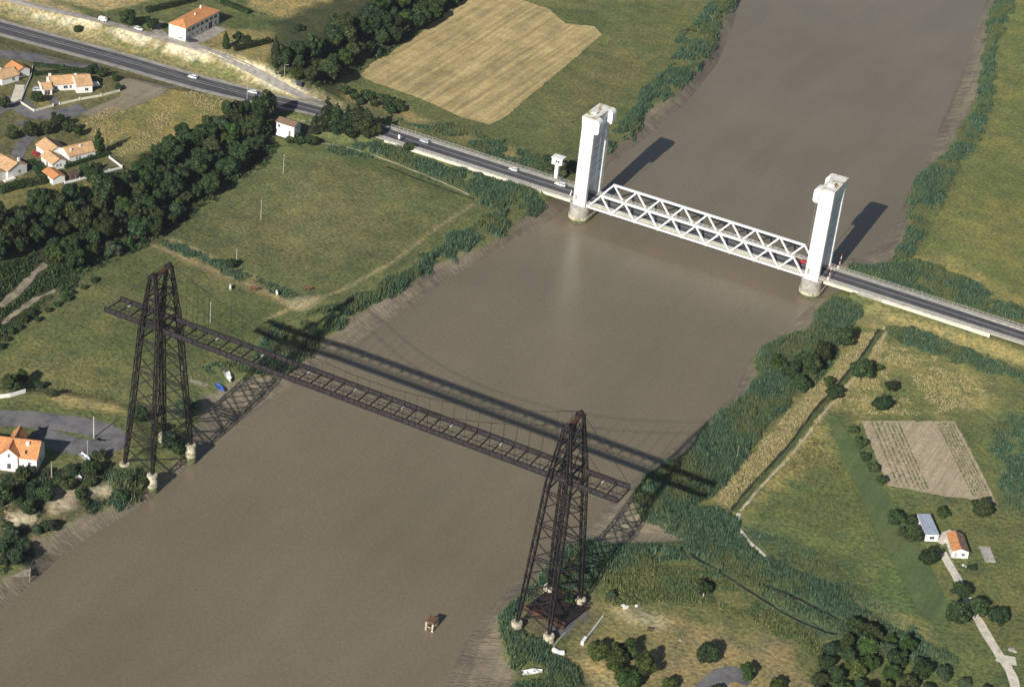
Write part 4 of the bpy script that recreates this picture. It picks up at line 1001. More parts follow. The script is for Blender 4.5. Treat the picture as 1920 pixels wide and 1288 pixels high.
window(H, '-y', 1.2, 0, 0.1, 0.9, 1.9, M['paleplate'], name='door'); window(H, '-x', 3, 0, 1.0, 0.8, 0.9); window(H, '-y', 3.6, 0, 1.0, 0.9, 0.9)
H = thing('mobile_home', 'long white caravan cabin with flat blue-grey roof', 'caravan', base(152.6, 104.7), R_(33))
w, ra = gable_block(H, dict(r=(0, 0, 4.2, 11.2), h=2.6, roof='flat'), M['plaster'], M['sheet'])
MB().box(-0.12, -0.12, 2.6, 4.32, 11.32, 2.74).build('roof', M['sheet'], H)
for k in range(6):
    MB().box(-0.1, 0.2+k*1.85, 0.2, -0.003, 0.45+k*1.85, 2.55).build('rib', M['plaster'], H)
for k in (1.5, 5.0, 8.6): window(H, '-x', k+0.4, 0, 1.1, 1.0, 0.8)
window(H, '-y', 2.1, 0, 0.9, 1.4, 1.0)
H = thing('garden_shed', 'small dark red-brown garden shed behind the bungalow beside the cypress', 'shed', base(*G(136,335)[:2]), R_(68))
gable_block(H, dict(r=(-1.5, -1.5, 2.0, 1.6), h=2.2, ax='x', rh=0.7, ov=0.2), M['darkwood'], M['darkwood']); window(H, '-y', 0.3, -1.5, 0.1, 1.0, 1.8, M['shutter'], name='door')

# ------------------------------------------------------------------ garden walls and fences
def wall_run(name, label, cat, px, h, t, mat, post=None, loc=None):
    pts = [np.array(G(x, y)) for x, y in px]
    o = thing(name, label, cat, pts[0])
    for a, c in zip(pts[:-1], pts[1:]):
        n = max(1, int(np.linalg.norm(c-a)/4.0))
        for i in range(n):
            p = a+(c-a)*i/n; q = a+(c-a)*(i+1)/n; d = (q-p)/np.linalg.norm(q-p)*0.02
            p = p+d; q = q-d; mb = MB()
            nn = np.array((-(q-p)[1], (q-p)[0], 0)); nn = nn/np.linalg.norm(nn)*t/2
            z0 = -0.3
            A = [p+nn+(0,0,z0), p-nn+(0,0,z0), p-nn+(0,0,h), p+nn+(0,0,h)]; B = [q+nn+(0,0,z0), q-nn+(0,0,z0), q-nn+(0,0,h), q+nn+(0,0,h)]
            mb.loft([A, B]); mb.build('wall_panel', mat, o, rel=True)
    if post:
        for p in pts: MB().box(p[0]-post/2, p[1]-post/2, p[2]-0.2, p[0]+post/2, p[1]+post/2, p[2]+h+0.35).build('post', mat, o, rel=True)
    return o
wall_run('garden_wall', 'low pale garden wall running along the estate road below the walled bungalow', 'wall', [(112,197),(150,188),(190,181),(224,172)], 0.9, 0.25, M['cream'], 0.5)
wall_run('garden_wall', 'low pale garden wall at the bend of the estate road', 'wall', [(36,192),(64,210),(100,200)], 0.9, 0.25, M['cream'], 0.5)
wall_run('garden_wall', 'narrow pale boundary wall between the driveway and the lawn', 'wall', [(62,125),(58,145),(47,170),(40,190)], 0.8, 0.2, M['plaster2'])
wall_run('fence', 'white picket fence round the gravel yard of the bungalow, right-hand side', 'fence', [(205,297),(229,315)], 0.9, 0.12, M['white'], 0.3)
wall_run('fence', 'white fence along the lower edge of the bungalow yard', 'fence', [(229,316),(205,322),(180,330),(150,338),(122,345)], 0.9, 0.15, M['white'], 0.3)
wall_run('garden_wall', 'short white wall beside the quay road at the left edge', 'wall', [(-10,748),(20,744),(48,736)], 1.4, 0.3, M['plaster'])
wall_run('low_wall', 'thin white railing wall leading down to the ferry platform', 'wall', [(1131,1157),(1115,1178),(1099,1198)], 0.8, 0.3, M['plaster2'])
wall_run('low_wall', 'white stub wall at the quay steps by the near pylon', 'wall', [(1098,1199),(1091,1209)], 1.3, 0.9, M['white'])
wall_run('low_wall', 'white stone edge at the corner of the old quay', 'wall', [(1036,1219),(1047,1225),(1058,1226)], 1.0, 0.9, M['white'])
wall_run('low_wall', 'thin pale kerb of the old quay between reeds and grass', 'wall', [(1060,1186),(1045,1203),(1036,1217)], 0.4, 0.3, M['greyconc'])
sl_ = thing('concrete_slab', 'pale rectangular slab with rubble lying in the grass right of the cabin', 'slab', base(*G(1852,1040)[:2]), R_(30))
MB().box(-1.6, -4.0, 0, 1.6, 4.0, 0.35).build('slab', M['sidewalk'], sl_); MB().box(-1.9, -4.2, 0.0, -1.65, 4.2, 0.5).build('kerb', M['greyconc'], sl_); MB().box(-0.6, -3.6, 0.36, 0.2, -3.0, 0.8).build('rubble', M['greyconc'], sl_)

# ------------------------------------------------------------------ cars
def ring(x, w, z0, z1, ch=0.18): return [(x, -w, z0), (x, w, z0), (x, w, z1-ch), (x, w-ch*0.8, z1), (x, -w+ch*0.8, z1), (x, -w, z1-ch)]
def car(label, x, y, z, ang, mat, L=4.2, van=False, group=None, name='car', pickup=False):
    o = thing(name, label, 'van' if van else 'car', (x, y, z), ang, group)
    h = L/2; zb = 0.28
    body = MB().loft([ring(-h, 0.70, 0.42, 0.80), ring(-h+0.12, 0.80, zb, 0.92), ring(-h*0.45, 0.83, zb, 0.95), ring(h*0.35, 0.83, zb, 0.92), ring(h-0.35, 0.80, zb, 0.78), ring(h, 0.66, 0.40, 0.64)])
    body.build('body', mat, o)
    top = 1.95 if van else 1.42; fr = h*0.62 if van else h*0.12
    cab = MB().loft([[(-h+0.15, -0.74, 0.93), (-h+0.15, 0.74, 0.93), (-h+0.5, 0.62, top-0.05), (-h+0.5, -0.62, top-0.05)],
                     [(fr+0.55, -0.74, 0.90), (fr+0.55, 0.74, 0.90), (fr-0.1, 0.60, top-0.05), (fr-0.1, -0.60, top-0.05)]])
    g = cab.build('cabin', mat if van else M['glass'], o)
    MB().loft([[(-h+0.42, -0.64, top-0.07), (-h+0.42, 0.64, top-0.07), (-h+0.52, 0.56, top+0.02), (-h+0.52, -0.56, top+0.02)], [(fr+0.05, -0.63, top-0.07), (fr+0.05, 0.63, top-0.07), (fr-0.08, 0.56, top+0.02), (fr-0.08, -0.56, top+0.02)]]).build('roof', mat, o)
    for s in (-1, 1):
        pl_ = MB()
        for xx, xt in ((-h+0.17, -h+0.5), (-0.2, -0.2), (fr+0.52, fr-0.08)): pl_.beam((xx, s*0.745, 0.93), (xt, s*0.63, top-0.04), 0.09)
        pl_.build('pillar', mat, g)
        for xw in (-h+0.75, h-0.8):
            w = MB().tube((xw, s*0.68, 0.31), (xw, s*0.86, 0.31), 0.31, n=12).build('wheel', M['tyre'], o)
            MB().tube((xw, s*0.861, 0.31), (xw, s*0.875, 0.31), 0.18, n=10).build('hub', M['chrome'], w)
        MB().box(h-0.08, s*0.48-0.14, 0.50, h+0.012, s*0.48+0.14, 0.64).build('headlight', M['paleplate'], o)
        MB().box(-h-0.012, s*0.55-0.12, 0.58, -h+0.06, s*0.55+0.12, 0.74).build('tail_light', M['carred'], o)
    return o
def road_at(x):
    i = np.argmin(abs(RL[:, 0]-x)); j = min(i+1, len(RL)-1); d = RL[j]-RL[i-1]
    return RL[i], math.atan2(d[1], d[0])
def road_car(label, px, py, mat, side, rev=False, **k):
    p = U(px, py, 9.0)
    for _ in range(6): q, a = road_at(p[0]); p = U(px, py, q[2]+0.7)
    q, a = road_at(p[0]); n = np.array((-math.sin(a), math.cos(a)))
    c = q[:2]+n*side; c = c+np.array((math.cos(a), math.sin(a)))*(p[0]-q[0])
    return car(label, c[0], c[1], q[2]+0.05, a+(math.pi if rev else 0), mat, **k)
road_car('white car driving alone on the wide highway at the upper left', 365, 143, M['carwhite'], 2.6, True)
road_car('white car half hidden by the big roadside tree', 479, 171, M['carwhite'], 2.6, True)
road_car('blue-grey car in the tree shadow where the road meets the embankment', 702, 218, M['carblue'], 2.0, True)
road_car('small orange-red car behind the roadside trees', 690, 211, M['carorange'], 2.2, True, L=3.6)
road_car('white car at the start of the bridge approach, next to the white roadside sign', 795, 265, M['carsilver'], 1.8, True)
road_car('white hatchback midway along the left bridge approach', 963, 317, M['carwhite'], 1.9, True, L=3.8)
road_car('long white estate car closest to the left lift tower', 1050, 346, M['carwhite'], 1.8, True, L=4.9)
road_car('red car on the lift span just before the right tower', 1506, 490, M['carred'], 1.8, True)
def yard_car(label, px, py, ang, mat, **k):
    p = G(px, py); return car(label, p[0], p[1], p[2]+0.15, ang, mat, **k)
yard_car('dark car with pale windscreen parked at the corner of the farmhouse', 360, 79, 0.9, M['cardark'])
yard_car('red car parked in front of the bungalow with two chimneys', 66, 291, 2.6, M['carred'])
yard_car('white van parked on the lane left of the farmhouse', 193, 40, 0.1, M['carwhite'], van=True)
yard_car('white car under the round trees left of the farmhouse', 260, 57, 0.0, M['carwhite'])
yard_car('white caravan-like van in the shade behind the walled bungalow', 178, 163, 0.9, M['carwhite'], van=True)
yard_car('pale blue car parked beside the porch of the walled bungalow', 71, 171, 0.8, M['carsilver'])

# ------------------------------------------------------------------ boats
def boat(label, px, py, ang, L, B, mat, inner, z=None, cabin=False, tilt=0.0):
    p = G(px, py); z = p[2] if z is None else z
    o = thing('boat', label, 'boat', (p[0], p[1], z), ang); o.rotation_euler = (tilt, 0, ang)
    rings = []; inn = []
    for t in np.linspace(0, 1, 9):
        w = B/2*(0.80+0.2*math.sin(min(1, t*1.4)*math.pi/2)) if t < 0.5 else B/2*max(0.03, math.cos((t-0.5)*math.pi*0.98))
        x = -L/2+L*t; sh = 0.75+0.35*t*t; k = 0.0+0.25*max(0, t-0.7)
        rings.append([(x, 0, k), (x, w*0.6, 0.18+k), (x, w, sh), (x, w*0.86, sh), (x, w*0.5, 0.32+k), (x, -w*0.5, 0.32+k), (x, -w*0.86, sh), (x, -w, sh), (x, -w*0.6, 0.18+k)])
    MB().loft(rings).build('hull', mat, o)
    for x in (-L*0.25, 0.05*L): MB().box(x-0.16, -B*0.40, 0.56, x+0.16, B*0.40, 0.62).build('thwart', inner, o)
    if cabin:
        c = MB(); c.loft([[(-L*0.05, -B*.34, .6), (-L*0.05, B*.34, .6), (-L*0.02, B*.28, 1.5), (-L*0.02, -B*.28, 1.5)], [(L*.30, -B*.28, .7), (L*.30, B*.28, .7), (L*.20, B*.2, 1.35), (L*.20, -B*.2, 1.35)]])
        cb = c.build('cabin', mat, o); MB().box(L*0.0, -B*0.30, 1.05, L*0.12, B*0.30, 1.3).build('window', M['glass'], cb)
        MB().box(-L/2-0.35, -0.2, 0.3, -L/2-0.02, 0.2, 1.1).build('outboard_motor', M['cardark'], o)
    return o
boat('white motor boat lying on the mud beside a wooden jetty at the left bank', 428, 708, -0.75, 6.2, 2.4, M['boatwhite'], M['boatinner'], cabin=True)
boat('open blue boat lying on the mud below the jetties', 409, 727, -0.35, 6.4, 2.1, M['boatblue'], M['boatblue'])
boat('white motor boat drawn up in the reeds at the bottom edge', 998, 1262, 0.75, 6.0, 2.2, M['boatwhite'], M['boatinner'], cabin=True)
boat('blue and white boat lying on the grass behind the quay house', 160, 860, -0.35, 6.0, 1.8, M['boatwhite'], M['boatblue'], cabin=False)
o = boat('white upturned dinghy among the bushes below the quay house', 149, 899, -0.5, 3.0, 1.5, M['boatwhite'], M['boatinner'])

# jetties
def jetty(label, a, c, w, zt):
    A = G(*a); Cc = G(*c); d = Cc-A; L = np.linalg.norm(d[:2]); ang = math.atan2(d[1], d[0])
    o = thing('jetty', label, 'jetty', (A[0], A[1], zt), ang); n = max(3, int(L/0.9))
    for i in range(n): MB().box(L*i/n+0.03, -w/2, -0.08, L*(i+1)/n-0.03, w/2, random.uniform(0, 0.03)).build('plank', M['wood'], o)
    for s in (-1, 1):
        MB().box(0, s*w*0.4-0.07, -0.25, L, s*w*0.4+0.07, -0.085).build('bearer', M['wood'], o)
        for x in np.linspace(0.3, L-0.3, max(2, int(L/4))): MB().tube((x, s*(w/2+0.12), -3.5), (x, s*(w/2+0.12), 0.7), 0.11, n=6).build('pile', M['wood'], o)
    return o
jetty('grey timber jetty leading to the white motor boat', (391,686), (416,701), 1.4, 3.9)
jetty('timber jetty between pylon and open blue boat', (354,712), (388,724), 1.8, 4.0)
jetty('short thin plank jetty between the two boat jetties', (372,704), (392,709), 0.6, 3.8)
jetty('ruined timber landing stage at the left edge of the river', (0,1068), (58,1082), 3.2, 2.6)

# ------------------------------------------------------------------ poles and signs
def pole(label, px, py, h, lamp=False, r=0.12, mat=None, name='utility_pole'):
    p = G(px, py); o = thing(name, label, 'pole', p)
    MB().tube((0,0,-0.5), (0,0,h), r, r*0.65, n=8).build('shaft', mat or M['pole'], o)
    if lamp: MB().beam((0,0,h-0.1), (1.4,0,h+0.15), 0.1).build('arm', M['pole'], o); MB().box(1.1, -0.15, h+0.05, 1.9, 0.15, h+0.22).build('lamp', M['paleplate'], o)
    else:
        MB().beam((-0.4, 0, h-0.4), (0.4, 0, h-0.4), 0.07).build('crossarm', mat or M['pole'], o)
        for x in (-0.35, 0.35): MB().tube((x, 0, h-0.36), (x, 0, h-0.2), 0.04, n=6).build('insulator', M['paleplate'], o)
    return o
pole('concrete pole in the upper corner of the left meadow', 531, 326, 8.5)
pole('concrete pole standing alone in the middle of the left meadow', 489, 412, 8.5)
pole('concrete pole by the small bush at the meadow ditch', 443, 496, 6.5)
pole('concrete pole in the lower meadow right of the left pylon', 394, 606, 8.5)
pole('thick concrete pole at the bend of the quay road', 176, 821, 8.0, r=0.25)
pole('slim pale pole between the legs of the left pylon', 296, 794, 8.0)
pole('thin pole beside the blue and white boat', 164, 866, 8.0, r=0.1)
pole('dead grey tree trunk pole below the quay house', 97, 895, 6.0, r=0.25, mat=M['wood'])
pole('concrete pole near the jetties right of the left pylon', 341, 712, 8.5)
pole('street lamp beside the wide highway', 463, 192, 8.0, lamp=True, name='street_lamp')
pole('street lamp at the corner of the small white roadside building', 564, 246, 5.0, lamp=True, name='street_lamp')
pole('slim lamp post by the dark wood beside the lane', 533, 146, 6.5, lamp=True, name='street_lamp')
pole('bare wooden post in the reeds on the right bank', 1380, 868, 7.0, r=0.12, mat=M['wood'])
pole('wooden pole on the road embankment by the white sign', 779, 254, 4.0, r=0.12, mat=M['wood'])
p = G(757, 266); sg = thing('road_sign', 'white roadside sign at the start of the bridge approach', 'sign', (p[0], 245.3, 8.1))
MB().tube((0,0,0), (0,0,2.2), 0.08).build('post', M['pole'], sg); MB().box(-0.45, -0.04, 1.4, 0.45, 0.04, 3.2).build('panel', M['carwhite'], sg)
p = G(560, 168); sg = thing('road_sign', 'dark back of a road sign beside the lane above the cutting', 'sign', p)
for x in (-0.8, 0.8): MB().tube((x,0,0), (x,0,1.6), 0.07).build('post', M['pole'], sg)
MB().box(-1.3, -0.05, 1.5, 1.3, 0.05, 4.0).build('panel', M['cardark'], sg)
def rock(label, px, py, s, mat, n=3, name='rubble', cat='rubble'):
    p = G(px, py); o = thing(name, label, cat, p)
    for k in range(n):
        a = random.uniform(0, 6.28); d = random.uniform(0, s*1.2); q = (d*math.cos(a), d*math.sin(a)); r_ = random.uniform(.4, .8)*s
        pr = [(q[0]+r_*random.uniform(.6, 1.1)*math.cos(t), q[1]+r_*random.uniform(.6, 1.1)*math.sin(t)) for t in np.linspace(0, 6.28, 8)[:-1]]
        MB().prism(pr, -0.2, r_*0.6).build('block', mat, o)
rock('heap of white rubble blocks above the picnic lawn', 1172, 1139, 1.0, M['white'], 5); rock('smaller scatter of white rubble right of the big heap', 1193, 1136, 0.7, M['white'], 4)
rock('single white stone lying on the picnic lawn', 1276, 1200, 0.6, M['greyconc'], 2)
rock('white object lying in the grass below the cabin', 1807, 1061, 0.6, M['white'], 2); rock('white stone at the gravel track fork', 1898, 1218, 0.9, M['sidewalk'], 4)
p = G(1219, 1181); pt = thing('picnic_table', 'grey picnic table on the dry lawn beside the round bushes', 'table', p, 0.3)
MB().box(-0.9, -0.4, 0.7, 0.9, 0.4, 0.76).build('tabletop', M['darkwood'], pt)
for s in (-1, 1): MB().box(-0.9, s*0.75-0.13, 0.42, 0.9, s*0.75+0.13, 0.47).build('bench', M['darkwood'], pt); MB().beam((s*0.6, -0.7, 0), (s*0.6, 0.7, 0.69), 0.08).build('leg', M['darkwood'], pt)
p = G(1318, 1120); fp = thing('trampoline', 'dark round garden pit with a pale post under the lawn bush', 'fire pit', p)
MB().lathe([(2.0, 0), (2.1, 0.25), (1.8, 0.27), (1.7, 0.1)], 16).build('ring', M['cardark'], fp); MB().tube((0,0,0.1), (0,0,1.6), 0.12).build('post', M['cream'], fp)
fp.name = 'fire_pit'
p = G(1003 if 0 else 1690, 974); tp = thing('tarpaulin', 'violet-blue tarpaulin tent among the bushes left of the caravan', 'tent', p, 0.5)
MB().loft([[(-1.8,-1.4,0),(1.8,-1.4,0),(0.1,-1.3,1.7)], [(-1.8,1.4,0),(1.8,1.4,0),(0.1,1.3,1.7)]]).build('canvas', simple('violet_canvas', (0.10,0.09,0.24), 0.8), tp)
MB().tube((0.1,-1.35,0), (0.1,-1.35,1.8), 0.05).build('tent_pole', M['pole'], tp)

# ------------------------------------------------------------------ cows
def cow_mesh(name, mat):
    J = [((-1.0,0,1.15), .34), ((-0.55,0,1.12), .40), ((0.05,0,1.05), .43), ((0.55,0,1.10), .40), ((0.85,0,1.22), .30), ((1.15,0,1.30), .19), ((1.42,0,1.10), .15), ((1.62,0,0.92), .10)]
    Ed = [(i, i+1) for i in range(7)]
    for sy in (-1, 1):
        n = len(J); J += [((-0.95,.22*sy,0.85), .19), ((-0.80,.24*sy,0.60), .11), ((-1.0,.24*sy,0.38), .075), ((-0.97,.24*sy,0.03), .07)]; Ed += [(0, n), (n, n+1), (n+1, n+2), (n+2, n+3)]
        n = len(J); J += [((0.62,.22*sy,0.82), .17), ((0.62,.23*sy,0.45), .085), ((0.64,.23*sy,0.03), .07)]; Ed += [(3, n), (n, n+1), (n+1, n+2)]
        n = len(J); J += [((1.18,.24*sy,1.40), .055)]; Ed += [(5, n)]
    n = len(J); J += [((-1.32,0,1.15), .05), ((-1.38,0,0.55), .035)]; Ed += [(0, n), (n, n+1)]
    me = bpy.data.meshes.new(name); me.from_pydata([j[0] for j in J], Ed, []); ob = bpy.data.objects.new(name, me); COL.objects.link(ob)
    sk = ob.modifiers.new('skin', 'SKIN'); ss = ob.modifiers.new('sub', 'SUBSURF'); ss.levels = 1
    for i, j in enumerate(J): me.skin_vertices[0].data[i].radius = (j[1], j[1])
    me.skin_vertices[0].data[2].use_root = True; me.skin_vertices[0].data[0].use_root = False
    dg = bpy.context.evaluated_depsgraph_get(); out = bpy.data.meshes.new_from_object(ob.evaluated_get(dg))
    bpy.data.objects.remove(ob); out.materials.clear(); out.materials.append(mat); out.name = name
    out.polygons.foreach_set('use_smooth', [True]*len(out.polygons)); return out
cw = cow_mesh('white_cow', simple('white_hide', (0.78,0.74,0.66), 0.8, 0.1)); cbm_ = cow_mesh('brown_cow', simple('brown_hide', (0.13,0.055,0.03), 0.8, 0.3))
for px, py, me, a, lab in ((432,542,cw,-1.0,'white cow standing leftmost in the lower meadow'), (519,553,cw,-0.9,'white cow grazing beside the end of the meadow ditch'),
                           (476,545,cbm_,0.2,'brown cow between the two white cows'), (577,545,cbm_,0.4,'brown cow alone above the path junction near the reeds')):
    p = G(px, py); o = thing('cow', lab, 'cow', p, a, scale=1.15); ob = obj('body', me, o)
    m_ = MB()
    for s in (-1, 1): m_.tube((1.14, 0.10*s, 1.42), (1.20, 0.34*s, 1.60), 0.04, 0.012, n=6)
    m_.build('horns', M['boatinner'], o)
# ------------------------------------------------------------------ trees
ICO_V = None
def ico():
    t = (1+5**.5)/2; v = np.array([(-1,t,0),(1,t,0),(-1,-t,0),(1,-t,0),(0,-1,t),(0,1,t),(0,-1,-t),(0,1,-t),(t,0,-1),(t,0,1),(-t,0,-1),(-t,0,1)], float)
    v /= np.linalg.norm(v[0]); f = np.array([(0,11,5),(0,5,1),(0,1,7),(0,7,10),(0,10,11),(1,5,9),(5,11,4),(11,10,2),(10,7,6),(7,1,8),(3,9,4),(3,4,2),(3,2,6),(3,6,8),(3,8,9),(4,9,5),(2,4,11),(6,2,10),(8,6,7),(9,8,1)])
    return v, f
IV, IF = ico()
def cards(P, N, size, g):
    n = len(P); N = N+g.normal(0, 0.45, (n, 3)); N /= np.linalg.norm(N, axis=1)[:, None]
    A = np.cross(N, g.normal(0, 1, (n, 3))); A /= np.linalg.norm(A, axis=1)[:, None]; B = np.cross(N, A)
    s = (size*g.uniform(0.55, 1.3, n))[:, None]; e = g.uniform(0.55, 1.0, n)[:, None]
    V = np.stack([P-A*s-B*s*e*0.4, P+B*s*e, P+A*s-B*s*e*0.2, P-B*s*e], 1).reshape(-1, 3)
    k = np.arange(n)*4; F = np.stack([np.stack([k, k+3, k+2], 1), np.stack([k, k+2, k+1], 1)], 1).reshape(-1, 3)
    return V, F
def crown_mesh(name, seed, R, H, z0, nb, nl, leaf, form, mat):
    g = np.random.default_rng(seed); cs = []; rs = []
    for i in range(nb):
        if form == 'round':
            d = g.normal(0, 1, 3); d /= np.linalg.norm(d); rr = g.uniform(0.25, 0.82)
            c = d*rr*np.array((R, R, H/2)); c[2] += z0+H/2; r = R*g.uniform(0.17, 0.40)*(1.15-0.35*rr)
        elif form == 'column':
            t = (i+0.5)/nb; a = g.uniform(0, 6.28); w = R*(0.95*math.sin(math.pi*min(1, 0.18+t*0.86))**0.7)
            c = np.array((math.cos(a)*w*0.35, math.sin(a)*w*0.35, z0+H*t)); r = max(0.3, w*0.72)
        else:
            t = (i+0.5)/nb; a = g.uniform(0, 6.28); w = R*(1-t)**0.85+0.15
            c = np.array((math.cos(a)*w*0.55, math.sin(a)*w*0.55, z0+H*t*0.96)); r = max(0.3, w*0.55)
        cs.append(c); rs.append(r)
    cs = np.array(cs); rs = np.array(rs)
    w = rs**2; pick = g.choice(nb, nl*2, p=w/w.sum()); d = g.normal(0, 1, (nl*2, 3)); d /= np.linalg.norm(d, axis=1)[:, None]
    P = cs[pick]+d*(rs[pick]*g.uniform(0.80, 1.0, nl*2)*(1+0.35*g.random(nl*2)**4))[:, None]
    dist = np.linalg.norm(P[:, None, :]-cs[None], axis=2)/rs[None]; dist[np.arange(len(P)), pick] = 9
    ok = (dist.min(1) > 0.80) & (P[:, 2] > z0*0.55); P = P[ok][:nl]; N = d[ok][:nl]
    V, F = cards(P, N, leaf, g)
    CV = (IV[None]*(rs*0.80)[:, None, None]+cs[:, None, :]).reshape(-1, 3); CF = (IF[None]+(np.arange(nb)*12)[:, None, None]).reshape(-1, 3)
    return raw_mesh(name, np.vstack([V, CV]), np.vstack([F, CF+len(V)]), mat)
def trunk_mesh(name, seed, z1, r, spread):
    g = random.Random(seed); mb = MB(); mb.tube((0,0,-0.6), (0.1,0.05,z1*0.55), r, r*0.75, n=8); mb.tube((0.1,0.05,z1*0.55), (0.15,-0.1,z1*1.25), r*0.75, r*0.3, n=7)
    for k in range(5):
        a = k*1.26+g.uniform(-.4, .4); mb.tube((0.1,0.05,z1*g.uniform(.5, .8)), (spread*math.cos(a), spread*math.sin(a), z1*g.uniform(1.2, 1.7)), r*0.4, r*0.12, n=6)
    return mb.mesh(name, M['bark'], True)
VAR = {}
def variants(key, n, R, H, z0, nb, nl, leaf, form, mat, tr=0.3):
    VAR[key] = [(crown_mesh(key+'_crown', 100*len(VAR)+i, R, H, z0, nb, nl, leaf, form, M[mat]), trunk_mesh(key+'_trunk', i, max(z0, 0.8)+0.15*H, tr, R*0.45)) for i in range(n)]
variants('broad', 7, 4.8, 8.8, 1.6, 44, 4600, 0.36, 'round', 'leaf', 0.32)
variants('light', 2, 4.2, 7.2, 0.8, 38, 3600, 0.36, 'round', 'leaflight', 0.25)
variants('bush', 4, 2.5, 3.4, 0.1, 20, 1700, 0.30, 'round', 'leaf', 0.12)
variants('willow', 2, 4.2, 6.5, 0.4, 36, 3600, 0.36, 'round', 'willow', 0.25)
variants('cypress', 2, 2.0, 14.0, 0.6, 16, 2600, 0.34, 'column', 'leaflight', 0.22)
variants('poplar', 2, 2.4, 16.0, 1.0, 18, 2800, 0.36, 'column', 'leaf', 0.28)
variants('conifer', 2, 3.2, 12.0, 1.0, 26, 3000, 0.34, 'cone', 'leafdark', 0.28)
variants('round', 2, 4.6, 7.6, 0.3, 40, 4200, 0.34, 'round', 'leafdark', 0.28)
def plant(kind, x, y, z, s, label, group=None, name='tree', cat='tree', sz=None):
    vs = VAR[kind]; c, t = vs[random.randrange(len(vs))]
    o = thing(name, label, cat, (x, y, z-0.15), random.uniform(0, 6.28), group, (s*random.uniform(.85, 1.18), s*random.uniform(.85, 1.18), (sz or s)*random.uniform(.9, 1.1)))
    obj('trunk', t, o); obj('crown', c, o); return o
def pt(kind, px, py, s, label, name='tree', cat='tree', group=None, sz=None):
    p = G(px, py); return plant(kind, p[0], p[1], p[2], s, label, group, name, cat, sz)

# single trees, each placed by its foot
pt('broad', 1580, 652, 0.85, 'round dark tree nearest the right end of the bridge')
pt('broad', 1540, 682, 0.95, 'tall dark tree at the upper end of the riverside clump'); pt('broad', 1512, 705, 1.0, 'big dark tree in the middle of the riverside clump')
pt('broad', 1480, 712, 0.8, 'tree on the river side of the riverside clump'); pt('broad', 1498, 735, 0.7, 'lowest tree of the riverside clump'); pt('light', 1455, 690, 0.6, 'pale shrub tree at the water edge of the riverside clump')
pt('broad', 1613, 714, 0.95, 'wide dark tree standing over the ditch'); pt('bush', 1648, 694, 0.7, 'tiny bush just right of the wide ditch tree', 'bush', 'bush')
pt('light', 1553, 725, 0.55, 'upper of two small trees on the ditch bank'); pt('broad', 1560, 750, 0.6, 'lower of two small trees on the ditch bank')
pt('round', 1671, 732, 0.48, 'small round bush above the tilled plot, right one', 'bush', 'bush'); pt('round', 1652, 769, 0.68, 'larger round bush above the tilled plot, left one', 'bush', 'bush')
for i, (x, y, s, w_) in enumerate(((1600,812,.9,'topmost'),(1612,836,1.0,'second'),(1622,862,.8,'third'),(1638,884,.95,'fourth'),(1652,906,.9,'lowest'))):
    pt('bush', x, y, s, w_+' bush in the hedge row left of the tilled plot', 'bush', 'bush')
pt('broad', 1678, 986, 0.6, 'small dark tree left of the violet tent'); pt('bush', 1707, 984, 1.1, 'dark bush between violet tent and caravan', 'bush', 'bush'); pt('broad', 1708, 1016, 0.6, 'dark tree below the caravan, left of the round one')
pt('round', 1741, 1056, 0.78, 'round dark tree at the corner of the gravel track by the caravan'); pt('bush', 1690, 1003, 0.9, 'yellowish bush under the violet tent', 'bush', 'bush')
pt('broad', 1835, 970, 0.75, 'dark tree at the lower right corner of the tilled plot'); pt('bush', 1822, 1068, 0.6, 'small dark bush below the cabin', 'bush', 'bush')
pt('bush', 1766, 1035, 0.45, 'little shrub at the cabin corner', 'bush', 'bush')
pt('broad', 1799, 1122, 0.6, 'first dark tree beside the gravel track below the cabin'); pt('broad', 1828, 1158, 0.68, 'second dark tree overhanging the gravel track'); pt('round', 1868, 1168, 0.75, 'big round tree right of the gravel track'); pt('broad', 1790, 1172, 0.8, 'broad green tree left of the gravel track')
pt('light', 1765, 970, 0.5, 'pale green shrub above the caravan', 'bush', 'bush')
pt('round', 1322, 1240, 0.88, 'round clipped dark tree alone on the dry lawn')
for x, y, s, l in ((1118,1236,.85,'left end'),(1150,1256,1.0,'lower middle'),(1172,1238,.85,'upper middle'),(1205,1268,.95,'right end'),(1172,1290,.9,'bottom')):
    pt('light', x, y, s, 'bright green bush tree at the '+l+' of the lawn thicket')
pt('light', 1400, 1272, 0.66, 'bright green tree right of the car park'); pt('light', 1253, 1296, 0.62, 'bright green tree cut by the bottom edge left of the car park'); pt('light', 1455, 1296, 0.55, 'small bright tree at the bottom edge right of the car park')
pt('bush', 1318, 1108, 1.1, 'green bush behind the dark fire pit', 'bush', 'bush'); pt('bush', 1345, 1300, 0.9, 'bush beside the car park at the bottom edge', 'bush', 'bush')
pt('willow', 1770, 1270, 0.55, 'grey-green tree at the right end of the bottom wood'); pt('willow', 1805, 1288, 0.5, 'grey-green tree at the bottom edge near the gravel track'); pt('bush', 1850, 1300, 0.9, 'bush at the bottom edge beside the gravel track', 'bush', 'bush')
pt('willow', 1145, 1120, 0.4, 'dense bush right of the near pylon', 'bush', 'bush'); pt('bush', 1070, 1132, 0.9, 'leafy bush at the foot of a near pylon pier', 'bush', 'bush')
pt('bush', 1052, 1092, 1.0, 'bush growing through the far side of the near pylon', 'bush', 'bush'); pt('bush', 1078, 1080, 1.1, 'bush in the shadow behind the near pylon', 'bush', 'bush')
